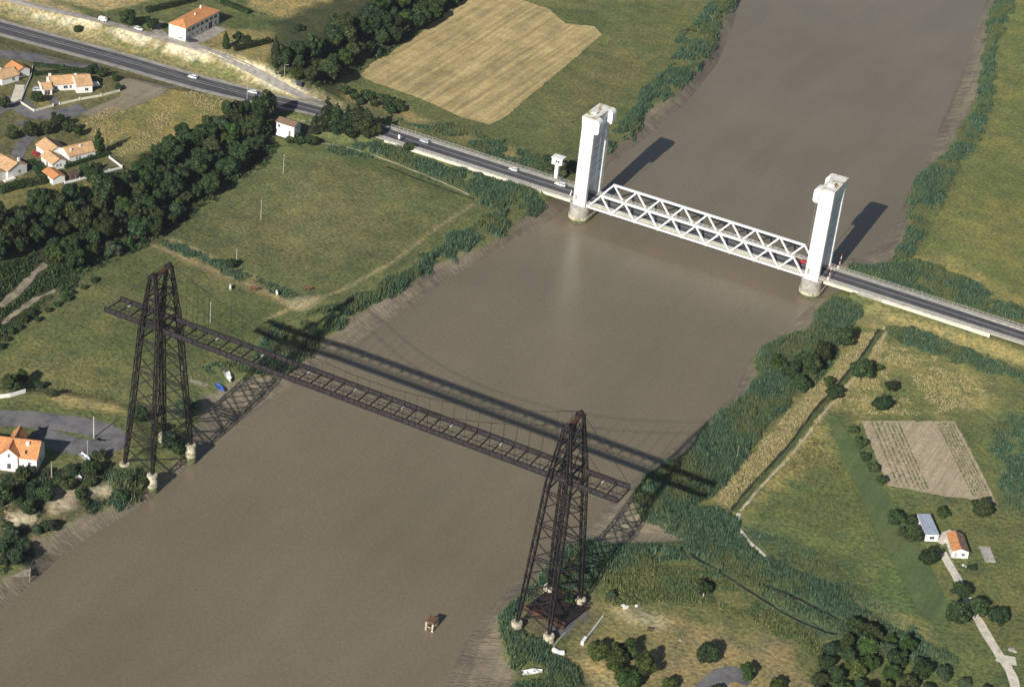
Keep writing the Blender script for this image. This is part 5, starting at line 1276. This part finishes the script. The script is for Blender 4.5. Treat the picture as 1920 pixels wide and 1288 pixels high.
# left bank
pt('cypress', 186, 293, 1.0, 'tall pointed cypress at the end of the white bungalow', sz=0.85)
pt('broad', 56, 258, 0.7, 'dark tree beside the estate road end'); pt('broad', 22, 262, 0.6, 'dark tree at the left edge above the hedge')
for x, y, s, l in ((88,252,.55,'leftmost'),(108,240,.62,'tallest'),(128,250,.55,'third'),(146,256,.5,'rightmost')): pt('broad', x, y, s, l+' tree of the row behind the white bungalow')
pt('broad', 70, 193, 0.55, 'green tree on the lawn of the walled bungalow'); pt('broad', 8, 205, 0.5, 'small tree by the road at the left edge')
pt('bush', 172, 138, 1.2, 'dark bush at the upper garden edge, left one', 'bush', 'bush'); pt('bush', 192, 145, 1.2, 'dark bush at the upper garden edge, middle one', 'bush', 'bush'); pt('light', 216, 153, 0.42, 'pale bush at the upper garden edge by the bare lot', 'bush', 'bush')
pt('bush', 222, 170, 0.8, 'dark bush at the end of the garden wall', 'bush', 'bush'); pt('bush', 160, 325, 1.2, 'dark bush in the gravel yard of the white bungalow', 'bush', 'bush'); pt('bush', 180, 318, 0.9, 'smaller bush in the gravel yard', 'bush', 'bush')
pt('broad', 240, 52, 0.85, 'round tree left of the farmhouse, larger one'); pt('broad', 285, 58, 0.6, 'round tree left of the farmhouse, smaller one'); pt('bush', 145, 62, 1.0, 'lone bush on the slope above the highway', 'bush', 'bush')
pt('cypress', 423, 92, 0.85, 'slim cypress at the farmhouse forecourt', sz=0.62); pt('broad', 446, 80, 0.55, 'leafy tree behind the forecourt cypress'); pt('broad', 460, 84, 0.4, 'low tree right of the forecourt cypress')
pt('poplar', 515, 128, 0.95, 'tall poplar at the corner of the upper wood', sz=0.95); pt('bush', 560, 58, 0.9, 'lone bush on the golden field edge', 'bush', 'bush')
pt('broad', 493, 230, 1.3, 'huge dark tree overhanging the highway'); pt('broad', 478, 262, 1.0, 'big dark tree below the highway tree')
for x, y, k, s, sz, l in ((592,248,'conifer',1.0,.7,'short conifer at the left end of the roadside row'),(612,249,'conifer',1.3,1.35,'tall conifer second in the roadside row'),(630,250,'poplar',1.5,.78,'leafy tree third in the roadside row'),
                         (650,254,'conifer',1.35,1.15,'dark tree fourth in the roadside row'),(668,252,'poplar',1.7,.92,'leafy tree fifth in the roadside row'),(686,256,'poplar',1.5,.82,'leafy tree sixth in the roadside row'),(704,258,'light',.8,.85,'small grey-green tree at the right end of the roadside row')):
    pt(k, x, y, s, l, sz=sz)
for x, y, s, l in ((560,270,1.2,'dark bush below the small white building'),(580,272,1.3,'bush right of the small white building'),(545,268,1.1,'bush at the wood end below the small white building'),(765,283,1.2,'bush against the bridge approach wall')): pt('bush', x, y, s, l, 'bush', 'bush')
pt('bush', 434, 502, 1.0, 'small dark bush on the meadow ditch', 'bush', 'bush')
pt('broad', 20, 735, 0.65, 'dark tree at the left edge above the quay road'); pt('broad', 42, 722, 0.55, 'dark tree behind the short white wall'); pt('willow', 73, 728, 0.42, 'grey-green small tree above the quay road'); pt('bush', 96, 742, 0.8, 'small bush above the quay road', 'bush', 'bush')
pt('willow', 345, 782, 0.95, 'large grey-green willow bush behind the left pylon', 'bush', 'bush'); pt('broad', 262, 790, 0.6, 'dark tree left of the left pylon legs'); pt('willow', 318, 838, 0.75, 'leafy bush between the left pylon piers', 'bush', 'bush'); pt('bush', 300, 812, 1.1, 'dark bush under the left pylon', 'bush', 'bush'); pt('bush', 335, 850, 1.2, 'bush beside the outer left pylon pier', 'bush', 'bush')
pt('willow', 243, 905, 0.45, 'bush below the front leg of the left pylon', 'bush', 'bush'); pt('bush', 268, 908, 0.9, 'bush next to the tall pier of the left pylon', 'bush', 'bush')
for x, y, s, l in ((185,862,1.1,'upper bush beside the blue and white boat'),(178,890,1.3,'wide bush below the blue and white boat'),(120,915,1.2,'bush left of the upturned dinghy'),(165,912,1.0,'bush right of the upturned dinghy'),(85,935,1.4,'big bush below the quay house'),
                   (40,905,1.4,'bush hiding the quay house corner'),(10,940,1.5,'bush at the left edge below the quay house'),(150,935,0.9,'bush at the head of the slipway'),(225,935,1.1,'bush on the bank left of the tall pier'),(55,960,1.2,'bush left of the sandy slip')): pt('bush', x, y, s, l, 'bush', 'bush')
for x, y, s, l in ((92,995,.62,'bright green bush right above the mud bank'),(22,1010,.6,'green bush on the bank at the left edge'),(30,1055,.66,'green bush above the ruined landing stage'),(4,1035,.5,'bush cut by the left edge above the landing stage')): pt('willow', x, y, s, l, 'bush', 'bush')
pt('bush', 160, 948, 0.7, 'little bush at the foot of the sandy slip', 'bush', 'bush')

def wood_label(label, poly, x, y, s, k, smin, smax, marks):
    if not marks: return label
    q = s/1.24 if k == 'bush' else s
    w = 'small' if q < smin+0.28*(smax-smin) else ('large' if q > smax-0.28*(smax-smin) else 'mid-sized')
    if k == 'light': w += ' pale'
    d = float(seg_dist(poly, np.array([x]), np.array([y]), True)[0][0]); row = 'at the edge' if d < 4 else 'in the middle'
    j = min(range(len(marks)), key=lambda i: (G(*marks[i][0])[0]-x)**2+(G(*marks[i][0])[1]-y)**2)
    return w+(' bush ' if k == 'bush' else ' tree ')+row+' of the '+label+', '+marks[j][1]
n9_ = None
CLEAR = [(G(px, py), rr) for px, py, rr in ((428,708,4.2),(409,727,4.2),(998,1262,4.6),(985,1270,3.5),(160,860,4),(149,899,2.5),(403,694,2.5),(370,718,3),(1035,1225,2.5),(1055,1226,2.5),(1095,1203,2),(1115,1178,2),(120,940,7),(112,955,5),(185,918,4.5),(40,968,5),(135,915,3))]
# woods: every tree is a thing, those of one belt cannot be told apart
def wood(px, spacing, kinds, smin, smax, label, group, marks=None, edge=2.0):
    poly = GP(px); P = np.array(poly); g = np.random.default_rng(len(px)*31+len(label)); pts = []; tries = 0
    lo = P.min(0); hi = P.max(0)
    while tries < 6000:
        tries += 1; q = g.uniform(lo, hi)
        if not inside(poly, np.array([q[0]]), np.array([q[1]]))[0]: continue
        if pts and min((q[0]-a)**2+(q[1]-b_)**2 for a, b_ in pts) < spacing**2: continue
        if any((q[0]-c[0])**2+(q[1]-c[1])**2 < rr*rr for c, rr in CLEAR): continue
        if seg_dist(ROADC, np.array([q[0]]), np.array([q[1]]))[0][0] < 11: continue
        pts.append((q[0], q[1]))
    for x, y in pts:
        k = kinds[g.integers(len(kinds))]; s = g.uniform(smin, smax)*(0.62 if k == 'bush' else 1)
        if k == 'bush': s *= 2.0
        plant(k, x, y, hz(x, y), s, wood_label(label, poly, x, y, s, k, smin, smax, marks), group)
    return len(pts)
n1_ = wood([(-40,430),(60,400),(150,395),(250,345),(300,312),(360,275),(420,235),(480,235),(500,258),(492,280),(470,305),(400,365),(340,410),(285,450),(200,490),(150,515),(112,500),(80,470),(40,468),(-40,475)], 5.6, ['broad']*6+['light','light','willow','willow'], 0.5, 1.1,
     'wooded slope', 'trees of the wooded slope by the left meadow',
     [((490,270),'by the white building'), ((455,260),'by the highway tree'), ((430,300),'beside the upper meadow pole'), ((380,330),'beyond the rough yellow field'), ((330,370),'left of the middle meadow pole'), ((290,400),'above the meadow ditch'), ((230,430),'right of the yard fence'), ((170,440),'below the yard fence'), ((110,430),'below the bungalow'), ((50,440),'nearest the left edge')])
n2_ = wood([(-60,478),(0,470),(36,474),(10,488),(-60,505)], 5.5, ['broad'], 0.6, 0.85, 'wood by the dirt track', 'trees by the dirt track at the left edge', [((-20,490),'left edge'), ((30,480),'right side')])
n3_ = wood([(522,125),(560,100),(610,85),(660,45),(720,15),(760,-30),(880,-60),(850,10),(790,55),(740,85),(690,115),(640,130),(610,158),(575,160),(530,140)], 5.6, ['broad']*6+['light','light','willow'], 0.5, 1.2,
     'upper wood', 'trees of the upper wood by the stubble field',
     [((530,130),'next to the tall poplar'), ((590,140),'above the lane and road sign'), ((640,110),'at the stubble field tip'), ((700,60),'below the golden field'), ((770,40),'halfway along the stubble'), ((840,0),'at the top edge')])
n4_ = wood([(1555,1225),(1600,1190),(1660,1205),(1720,1225),(1740,1260),(1740,1330),(1530,1330),(1535,1270)], 5.4, ['broad', 'broad', 'willow', 'light'], 0.45, 0.85, 'bottom right wood', 'trees of the bottom right wood', [((1570,1240),'nearest the dry lawn'), ((1640,1210),'beside the marsh creek'), ((1720,1250),'nearest the gravel track'), ((1640,1300),'at the bottom edge')])
n5_ = wood([(60,590),(110,560),(190,520),(190,530),(110,572),(60,612),(0,655),(0,640)], 4.0, ['bush'], 0.4, 0.62, 'meadow hedge', 'hedge bushes of the lower left meadow', [((20,620),'lowest stretch near the left edge'), ((70,575),'beside the lower dirt track'), ((120,545),'beside the upper dirt track'), ((180,518),'upper end under the wooded slope')])
n6_ = wood([(230,330),(330,268),(420,222),(460,205),(470,225),(360,280),(270,335),(150,380),(40,400),(140,362)], 4.2, ['bush', 'bush', 'broad'], 0.5, 0.8, 'upper scrub', 'scrub on the upper fringe of the wooded slope', [((450,212),'beside the highway'), ((390,245),'along the rough yellow field'), ((310,285),'right of the white yard fence'), ((240,330),'below the white yard fence'), ((140,365),'below the bungalow'), ((60,392),'below the dark hedge')])
n7_ = wood([(640,172),(700,182),(760,205),(740,215),(680,200)], 4.5, ['bush'], 0.7, 1.0, 'embankment bushes', 'bushes below the upper wood', [((660,178),'left end'), ((700,190),'middle'), ((745,208),'right end')])
n8_ = wood([(1020,300),(1080,320),(1110,300),(1090,330),(1030,325)], 4.0, ['bush'], 0.7, 1.0, 'tower bank scrub', 'bushes behind the left lift tower', [((1030,315),'beside the control cabin'), ((1090,315),'nearest the tower')])
n9_ = wood([(0,890),(40,885),(90,885),(130,880),(200,870),(235,885),(205,905),(160,915),(110,905),(60,930),(20,960),(0,965)], 5.2, ['bush', 'bush', 'bush', 'willow'], 0.3, 0.5, 'quay scrub', 'scrub below the quay house', [((20,930),'left edge'), ((80,905),'under the quay house'), ((130,895),'beside the upturned dinghy'), ((190,885),'below the blue and white boat'), ((225,890),'next to the left pylon')])
n10_ = wood([(0,985),(40,975),(70,985),(120,980),(60,1012),(50,1050),(0,1075)], 5.5, ['bush', 'willow'], 0.3, 0.5, 'river edge scrub', 'scrub at the left river edge', [((10,1000),'left edge'), ((90,985),'beside the sandy slip'), ((40,1045),'above the landing stage')])
print('woods', n9_, n10_); print('woods', n1_, n2_, n3_, n4_, n5_, n6_, n7_, n8_)

# clipped hedges
def hedge(label, px, w, h):
    pts = [np.array(G(x, y)) for x, y in px]; g = np.random.default_rng(len(label)); o = thing('hedge', label, 'hedge', pts[0]); P = []; N = []
    core = MB()
    for a, c in zip(pts[:-1], pts[1:]):
        L = np.linalg.norm(c-a); n = int(L*(2*h+w)*9); t = g.random(n)[:, None]; d = (c-a)/L; nn = np.array((-d[1], d[0], 0))
        f = g.choice(3, n, p=np.array([h, h, w])/(2*h+w)); v = g.random(n)
        off = np.where(f == 0, -w/2, np.where(f == 1, w/2, (v-.5)*w)); zz = np.where(f == 2, h, v*h); wob = 0.12*np.sin(t[:, 0]*L*0.9)+g.normal(0, .07, n)
        q = a+(c-a)*t+nn*(off*(1+wob*0.6))[:, None]; q[:, 2] += zz*(1+wob*0.5); P.append(q); N.append(np.where((f == 2)[:, None], (0,0,1.0), nn*np.sign(off)[:, None]))
        core.loft([[a+nn*w*.42+(0,0,-.2), a-nn*w*.42+(0,0,-.2), a-nn*w*.40+(0,0,h*.9), a+nn*w*.40+(0,0,h*.9)], [c+nn*w*.42+(0,0,-.2), c-nn*w*.42+(0,0,-.2), c-nn*w*.40+(0,0,h*.9), c+nn*w*.40+(0,0,h*.9)]])
    V, F = cards(np.vstack(P), np.vstack(N), 0.26, g); V = V-pts[0]
    core.build('stems', M['leafdark'], o, rel=True)
    obj('foliage', raw_mesh('hedge_foliage', V, F, M['leaf']), o); return o
hedge('clipped hedge running up to the poplar from the farm lane', [(440,96),(478,87),(506,80)], 2.2, 2.2)
hedge('long dark hedge behind the farmhouse on its left', [(275,24),(320,14),(365,2)], 2.5, 2.2)
hedge('dark hedge behind the farmhouse on its right', [(415,6),(440,16),(468,27)], 2.2, 2.0)
hedge('garden hedge along the top of the walled bungalow lawn', [(64,142),(110,137),(160,136)], 1.4, 1.4)
hedge('hedge between the side road and the garden of the walled bungalow', [(62,124),(110,129),(165,137)], 1.6, 1.5)
hedge('hedge along the front of the white bungalow by the cypress', [(122,316),(165,302),(202,291)], 1.6, 1.5)
hedge('big clipped hedge left of the white bungalow', [(58,310),(74,324),(86,340)], 3.0, 2.6)
hedge('dark hedge below the house at the left edge', [(0,362),(40,350),(85,342)], 3.5, 2.4)

# ------------------------------------------------------------------ reeds, sedges and rough grass
CREEKS = [GP([(1290,1042),(1330,1060),(1370,1085),(1440,1130),(1500,1165),(1560,1185)]), GP([(1430,1100),(1470,1112),(1530,1140),(1600,1175),(1680,1205),(1740,1225)]),
          GP([(1550,782),(1600,870),(1680,1000)]), GP([(1330,945),(1370,960)]), GP([(0,575),(35,545),(65,515),(85,495)]), GP([(5,608),(40,580),(75,557),(105,545)]), GP([(725,313),(760,327),(820,350),(890,375)]), GP([(590,268),(640,275),(700,292),(800,330),(880,366)]), GP([(1654,618),(1640,638),(1618,672),(1590,705),(1565,735),(1530,775),(1480,840),(1420,905),(1375,958)])]
def reeds(name, label, px, dens, h, mat, lean=0.34, width=0.15, thr=None, nscale=9, blades=7, cat='reeds', seed=1, spread=0.42, edgefray=3.2):
    poly = GP(px); P = np.array(poly); g = np.random.default_rng(seed); lo = P.min(0)-2; hi = P.max(0)+2
    n = int((hi-lo).prod()*dens); x = g.uniform(lo[0], hi[0], n); y = g.uniform(lo[1], hi[1], n)
    d = sdist(poly, x, y)+(fbm(x, y, 7)-0.5)*2*edgefray
    m = d < 0
    if thr is not None: m &= fbm(x+seed*50, y, nscale) > thr
    for c in CREEKS: m &= seg_dist(c, x, y)[0] > 1.5+1.2*vnoise(x, y, 6)
    for c, rr in CLEAR: m &= (x-c[0])**2+(y-c[1])**2 > rr*rr
    m &= sdist(WPOLY, x, y) > 1.2
    x = x[m]; y = y[m]; z = hvec(x, y); n = len(x)
    hh = h*(0.55+0.75*fbm(x+91, y, 6))*g.uniform(0.8, 1.15, n)*sstep(0.0, -2.5, d[m]-0.8)
    hh = np.maximum(hh, h*0.35)*(0.75+0.5*vnoise(x, y, 2.6))
    x = np.repeat(x, blades); y = np.repeat(y, blades); z = np.repeat(z, blades); hh = np.repeat(hh, blades)*g.uniform(0.6, 1.1, n*blades)
    N = len(x); a = g.uniform(0, 6.283, N); ox = g.normal(0, spread, N); oy = g.normal(0, spread, N); b_ = g.uniform(0, 6.283, N); l = lean*g.uniform(0.2, 1.6, N)*hh
    bx, by = x+ox, y+oy; wx, wy = np.cos(a)*width*g.uniform(.6, 1.3, N), np.sin(a)*width*g.uniform(.6, 1.3, N); tx, ty = bx+np.cos(b_)*l, by+np.sin(b_)*l
    A = np.stack([bx-wx, by-wy, z-0.05], 1); B = np.stack([bx+wx, by+wy, z-0.05], 1); Mx = np.stack([(bx+tx)/2+wx*.9, (by+ty)/2+wy*.9, z+hh*0.62], 1); My = np.stack([(bx+tx)/2-wx*.9, (by+ty)/2-wy*.9, z+hh*0.62], 1); T = np.stack([tx, ty, z+hh], 1)
    V = np.stack([A, B, Mx, My, T], 1).reshape(-1, 3); k = np.arange(N)*5
    F = np.stack([np.stack([k, k+1, k+2], 1), np.stack([k, k+2, k+3], 1), np.stack([k+3, k+2, k+4], 1)], 1).reshape(-1, 3)
    o = obj(name, raw_mesh(name, V, F, mat)); tag(o, label, cat, kind='stuff'); TRI.append(len(F)); return o
TRI = []
reeds('reed_bed', 'clumpy reed fringe along the left bank between the two bridges', [(470,690),(480,650),(520,612),(590,585),(640,570),(690,545),(760,505),(820,465),(845,440),(900,415),(940,400),(985,372),(1018,388),(1000,402),(960,425),(935,450),(900,452),(885,472),(850,487),(815,498),(790,522),(740,545),(710,570),(690,572),(655,607),(620,622),(592,652),(560,692),(530,690),(500,702)], 2.6, 2.6, M['reed'], thr=0.40, seed=2)
reeds('reed_bed', 'reed strip below the left bridge approach', [(590,270),(700,268),(760,282),(870,320),(1000,352),(1012,385),(965,402),(900,382),(800,338),(700,300),(610,285)], 2.0, 2.0, M['reed'], thr=0.40, seed=3)
reeds('reed_bed', 'reeds along the river above the left lift tower', [(1050,330),(1100,318),(1142,288),(1198,243),(1218,208),(1262,181),(1302,142),(1337,92),(1352,42),(1385,0),(1395,-40),(1350,-40),(1330,10),(1300,50),(1275,60),(1262,120),(1205,170),(1170,230),(1130,265),(1065,305)], 1.8, 2.5, M['reed'], thr=0.36, seed=4)
reeds('reed_bed', 'reed strip on the far side of the left bridge approach', [(735,222),(830,232),(900,250),(970,275),(1030,305),(1050,330),(1000,325),(930,300),(850,262),(750,232)], 1.8, 2.0, M['reed'], thr=0.42, seed=5)
reeds('reed_bed', 'reed belt along the right bank above the bridge', [(1665,500),(1682,482),(1702,422),(1702,380),(1712,342),(1762,300),(1812,250),(1832,180),(1840,120),(1852,50),(1864,0),(1870,-30),(1915,-30),(1895,20),(1870,90),(1862,180),(1840,260),(1800,312),(1775,370),(1735,430),(1712,480)], 1.7, 2.3, M['reed'], thr=0.30, seed=6)
reeds('reed_bed', 'reeds beside the road at the right end of the bridge', [(1580,500),(1660,495),(1720,490),(1800,515),(1850,545),(1930,590),(1930,605),(1850,585),(1750,560),(1640,525),(1590,512)], 1.7, 1.9, M['reed'], thr=0.38, seed=7)
reeds('reed_bed', 'broad reed bed on the right bank between the two bridges', [(1532,592),(1556,562),(1620,575),(1600,612),(1572,652),(1545,705),(1490,745),(1440,795),(1415,830),(1375,885),(1325,940),(1290,960),(1240,975),(1192,962),(1184,920),(1214,898),(1282,852),(1332,802),(1352,772),(1402,744),(1421,702),(1412,668),(1452,643),(1510,622)], 2.6, 2.6, M['reed'], seed=8)
reeds('reed_bed', 'reed marsh with dark creeks behind the near pylon', [(1192,960),(1240,975),(1330,940),(1372,965),(1400,1015),(1450,1060),(1540,1095),(1640,1150),(1700,1192),(1790,1240),(1740,1240),(1640,1215),(1560,1190),(1500,1170),(1440,1135),(1360,1085),(1290,1050),(1284,1014),(1232,984)], 2.5, 1.9, M['reed'], thr=0.12, seed=9)
reeds('reed_bed', 'short reeds spreading into the wedge-shaped field', [(1392,985),(1480,1010),(1560,1060),(1660,1130),(1740,1200),(1640,1160),(1540,1100),(1450,1068),(1410,1030)], 1.3, 0.9, M['reed'], thr=0.42, seed=29)
reeds('sedge_marsh', 'sedge mixed into the marsh between its two creeks', [(1300,1040),(1440,1110),(1600,1180),(1760,1240),(1640,1220),(1480,1165),(1380,1100)], 1.2, 1.0, M['reedyellow'], thr=0.45, seed=30, cat='sedge')
reeds('reed_bed', 'reeds around the foot of the near pylon', [(936,1152),(966,1120),(1006,1087),(1050,1030),(1100,1016),(1135,1026),(1280,1030),(1290,1052),(1220,1060),(1130,1085),(1100,1110),(1060,1098),(1015,1105),(985,1130),(965,1165),(980,1195),(1030,1205),(1035,1230),(1080,1260),(1130,1320),(950,1320),(968,1262),(941,1231)], 2.8, 2.3, M['reed'], thr=0.30, seed=10)
reeds('sedge_marsh', 'yellowish green sedge and tall grass right of the near pylon', [(1105,1095),(1140,1070),(1230,1050),(1300,1062),(1360,1090),(1450,1145),(1540,1195),(1560,1215),(1520,1225),(1420,1170),(1330,1130),(1220,1130),(1130,1135)], 1.7, 1.2, M['reedyellow'], thr=0.30, seed=11, cat='sedge')
reeds('reed_bed', 'reed strip below the road on the right bank', [(1650,612),(1700,612),(1800,648),(1930,690),(1930,720),(1840,695),(1740,665),(1670,640)], 1.6, 1.5, M['reed'], thr=0.36, seed=12)
reeds('undergrowth', 'rough green undergrowth on the bank below the quay house', [(0,890),(90,885),(220,875),(240,900),(210,945),(120,978),(60,1005),(50,1055),(0,1080)], 1.6, 0.9, M['willow'], seed=33, cat='undergrowth', thr=0.36, lean=0.6)
reeds('reed_bed', 'reeds on the bank below the left pylon', [(208,882),(250,878),(285,892),(275,920),(245,935),(225,955),(208,940)], 3.0, 2.6, M['reed'], seed=13, thr=0.25)
reeds('reed_bed', 'reed clump beside the boats at the left bank', [(400,680),(440,680),(470,680),(510,698),(470,705),(440,700),(425,690),(395,700),(380,690)], 2.6, 2.0, M['reed'], seed=14, thr=0.3)
reeds('reed_bed', 'green rushes along the ditch across the left meadow', [(300,447),(330,452),(400,482),(450,502),(520,532),(555,552),(545,560),(500,542),(420,512),(340,478),(290,458)], 2.2, 1.0, M['reed'], seed=15, thr=0.30, cat='rushes')
reeds('reed_bed', 'teal reeds at the right edge beyond the tilled plot', [(1850,800),(1925,770),(1940,960),(1890,965),(1870,920)], 1.7, 1.2, M['reed'], seed=16, thr=0.28)
reeds('dry_grass', 'tall dry grass along the ditch on the right bank', [(1650,622),(1668,650),(1640,690),(1580,742),(1520,812),(1430,902),(1385,955),(1338,935),(1402,862),(1482,772),(1562,692),(1602,632)], 1.5, 0.8, M['drygrass'], seed=17, cat='grass', thr=0.30)
reeds('dry_grass', 'dry yellow grass on the rough field beside the wooded slope', [(150,225),(330,168),(450,190),(440,212),(330,262),(225,298),(170,260)], 0.9, 0.6, M['drygrass'], seed=18, cat='grass', thr=0.45)
reeds('dry_grass', 'tufts of dry grass between the tilled plot and the road', [(1660,645),(1760,665),(1850,720),(1850,770),(1620,782),(1575,770),(1595,712)], 0.9, 0.6, M['drygrass'], seed=19, cat='grass', thr=0.5)
reeds('rough_grass', 'rough green grass on the wedge-shaped field of the right bank', [(1540,788),(1640,990),(1725,1150),(1600,1148),(1450,1060),(1398,1000),(1392,972),(1480,862)], 0.8, 0.45, M['meadow'], seed=20, cat='grass', thr=0.48)
reeds('undergrowth', 'dark scrub covering the ground under the wooded slope', [(-60,450),(150,370),(330,262),(450,200),(530,250),(520,290),(400,375),(290,455),(150,522),(105,500),(60,480),(-60,500)], 0.55, 1.3, M['leaf'], seed=21, cat='undergrowth', width=0.4, lean=0.6, thr=0.3)
reeds('undergrowth', 'dark scrub covering the ground under the upper wood', [(515,140),(560,95),(660,40),(760,-40),(890,-60),(860,12),(740,92),(640,150),(590,170)], 0.55, 1.3, M['leaf'], seed=22, cat='undergrowth', width=0.4, lean=0.6, thr=0.3)
reeds('undergrowth', 'low dark scrub around the dirt tracks at the left edge', [(-60,500),(60,482),(110,500),(160,520),(100,562),(60,598),(0,640),(-60,690)], 1.5, 0.9, M['leaf'], seed=41, cat='undergrowth', width=0.3, lean=0.6, thr=0.3)
for sd_, lab, poly in ((51, 'short grass of the big left meadow with the poles', [(310,430),(400,370),(520,295),(600,290),(700,310),(890,380),(860,420),(640,545),(560,550),(440,492)]),
                       (52, 'short grass of the lower left meadow with the cows', [(70,605),(160,535),(285,470),(540,575),(480,640),(420,690),(370,735),(240,755),(0,738),(0,660)]),
                       (53, 'short grass of the far right meadow', [(1880,60),(1990,0),(2050,600),(1930,570),(1850,540),(1725,480),(1765,400),(1830,300)]),
                       (54, 'short grass of the meadow between stubble field and river', [(940,240),(1060,140),(1140,70),(1180,20),(1310,0),(1290,60),(1240,150),(1170,215),(1120,280),(1060,290)]),
                       (55, 'short grass of the fields round the tilled plot', [(1700,660),(1930,740),(1930,1180),(1880,1240),(1800,1120),(1870,950),(1790,780),(1700,770)])):
    reeds('meadow_grass', lab, poly, 0.75, 0.34, M['meadow'], seed=sd_, cat='grass', width=0.13, lean=0.8, blades=3, thr=0.34, spread=0.5)
# rows of young crops on the tilled plot
def crops():
    g = np.random.default_rng(5); V = []; F = []
    a = G(1640,800); 
    q = [np.array(G(*p)[:2]) for p in ((1615,789),(1790,790),(1868,942),(1665,912))]
    for u in list(np.linspace(0.10, 0.20, 3))+list(np.linspace(0.26, 0.38, 4))+list(np.linspace(0.80, 0.96, 6)):
        s = q[0]+(q[1]-q[0])*u; e = q[3]+(q[2]-q[3])*u; n = int(np.linalg.norm(e-s)/0.22)
        t = g.uniform(0.03, 0.97, n)[:, None]; p = s+(e-s)*t+g.normal(0, .14, (n, 2)); V.append(np.column_stack([p, np.full(n, 4.25)]))
    P = np.vstack(V); P = P[g.random(len(P)) > 0.15]; N = np.tile((0,0,1.0), (len(P), 1)); v, f = cards(P, N, 0.30, g)
    o = obj('crop_rows', raw_mesh('crop_rows', v, f, M['reedyellow'])); tag(o, 'thin rows of young green crops on the tilled plot', 'crops', kind='stuff')
crops()
print('stuff triangles', sum(TRI))
# ------------------------------------------------------------------ thin summer haze in the air
hm_, hnt, hb = nmat('haze_air'); hnt.nodes.remove(hb)
pv = hnt.nodes.new('ShaderNodeVolumePrincipled'); pv.inputs['Color'].default_value = (0.72, 0.83, 1.0, 1); pv.inputs['Density'].default_value = 0.000028
hnt.links.new(pv.outputs[0], hnt.nodes['Material Output'].inputs['Volume'])
tag(MB().box(-9000, -9000, -4.0, 9000, 9000, 402.0).build('haze', hm_), 'thin bluish summer haze over the river valley', 'haze', kind='stuff')
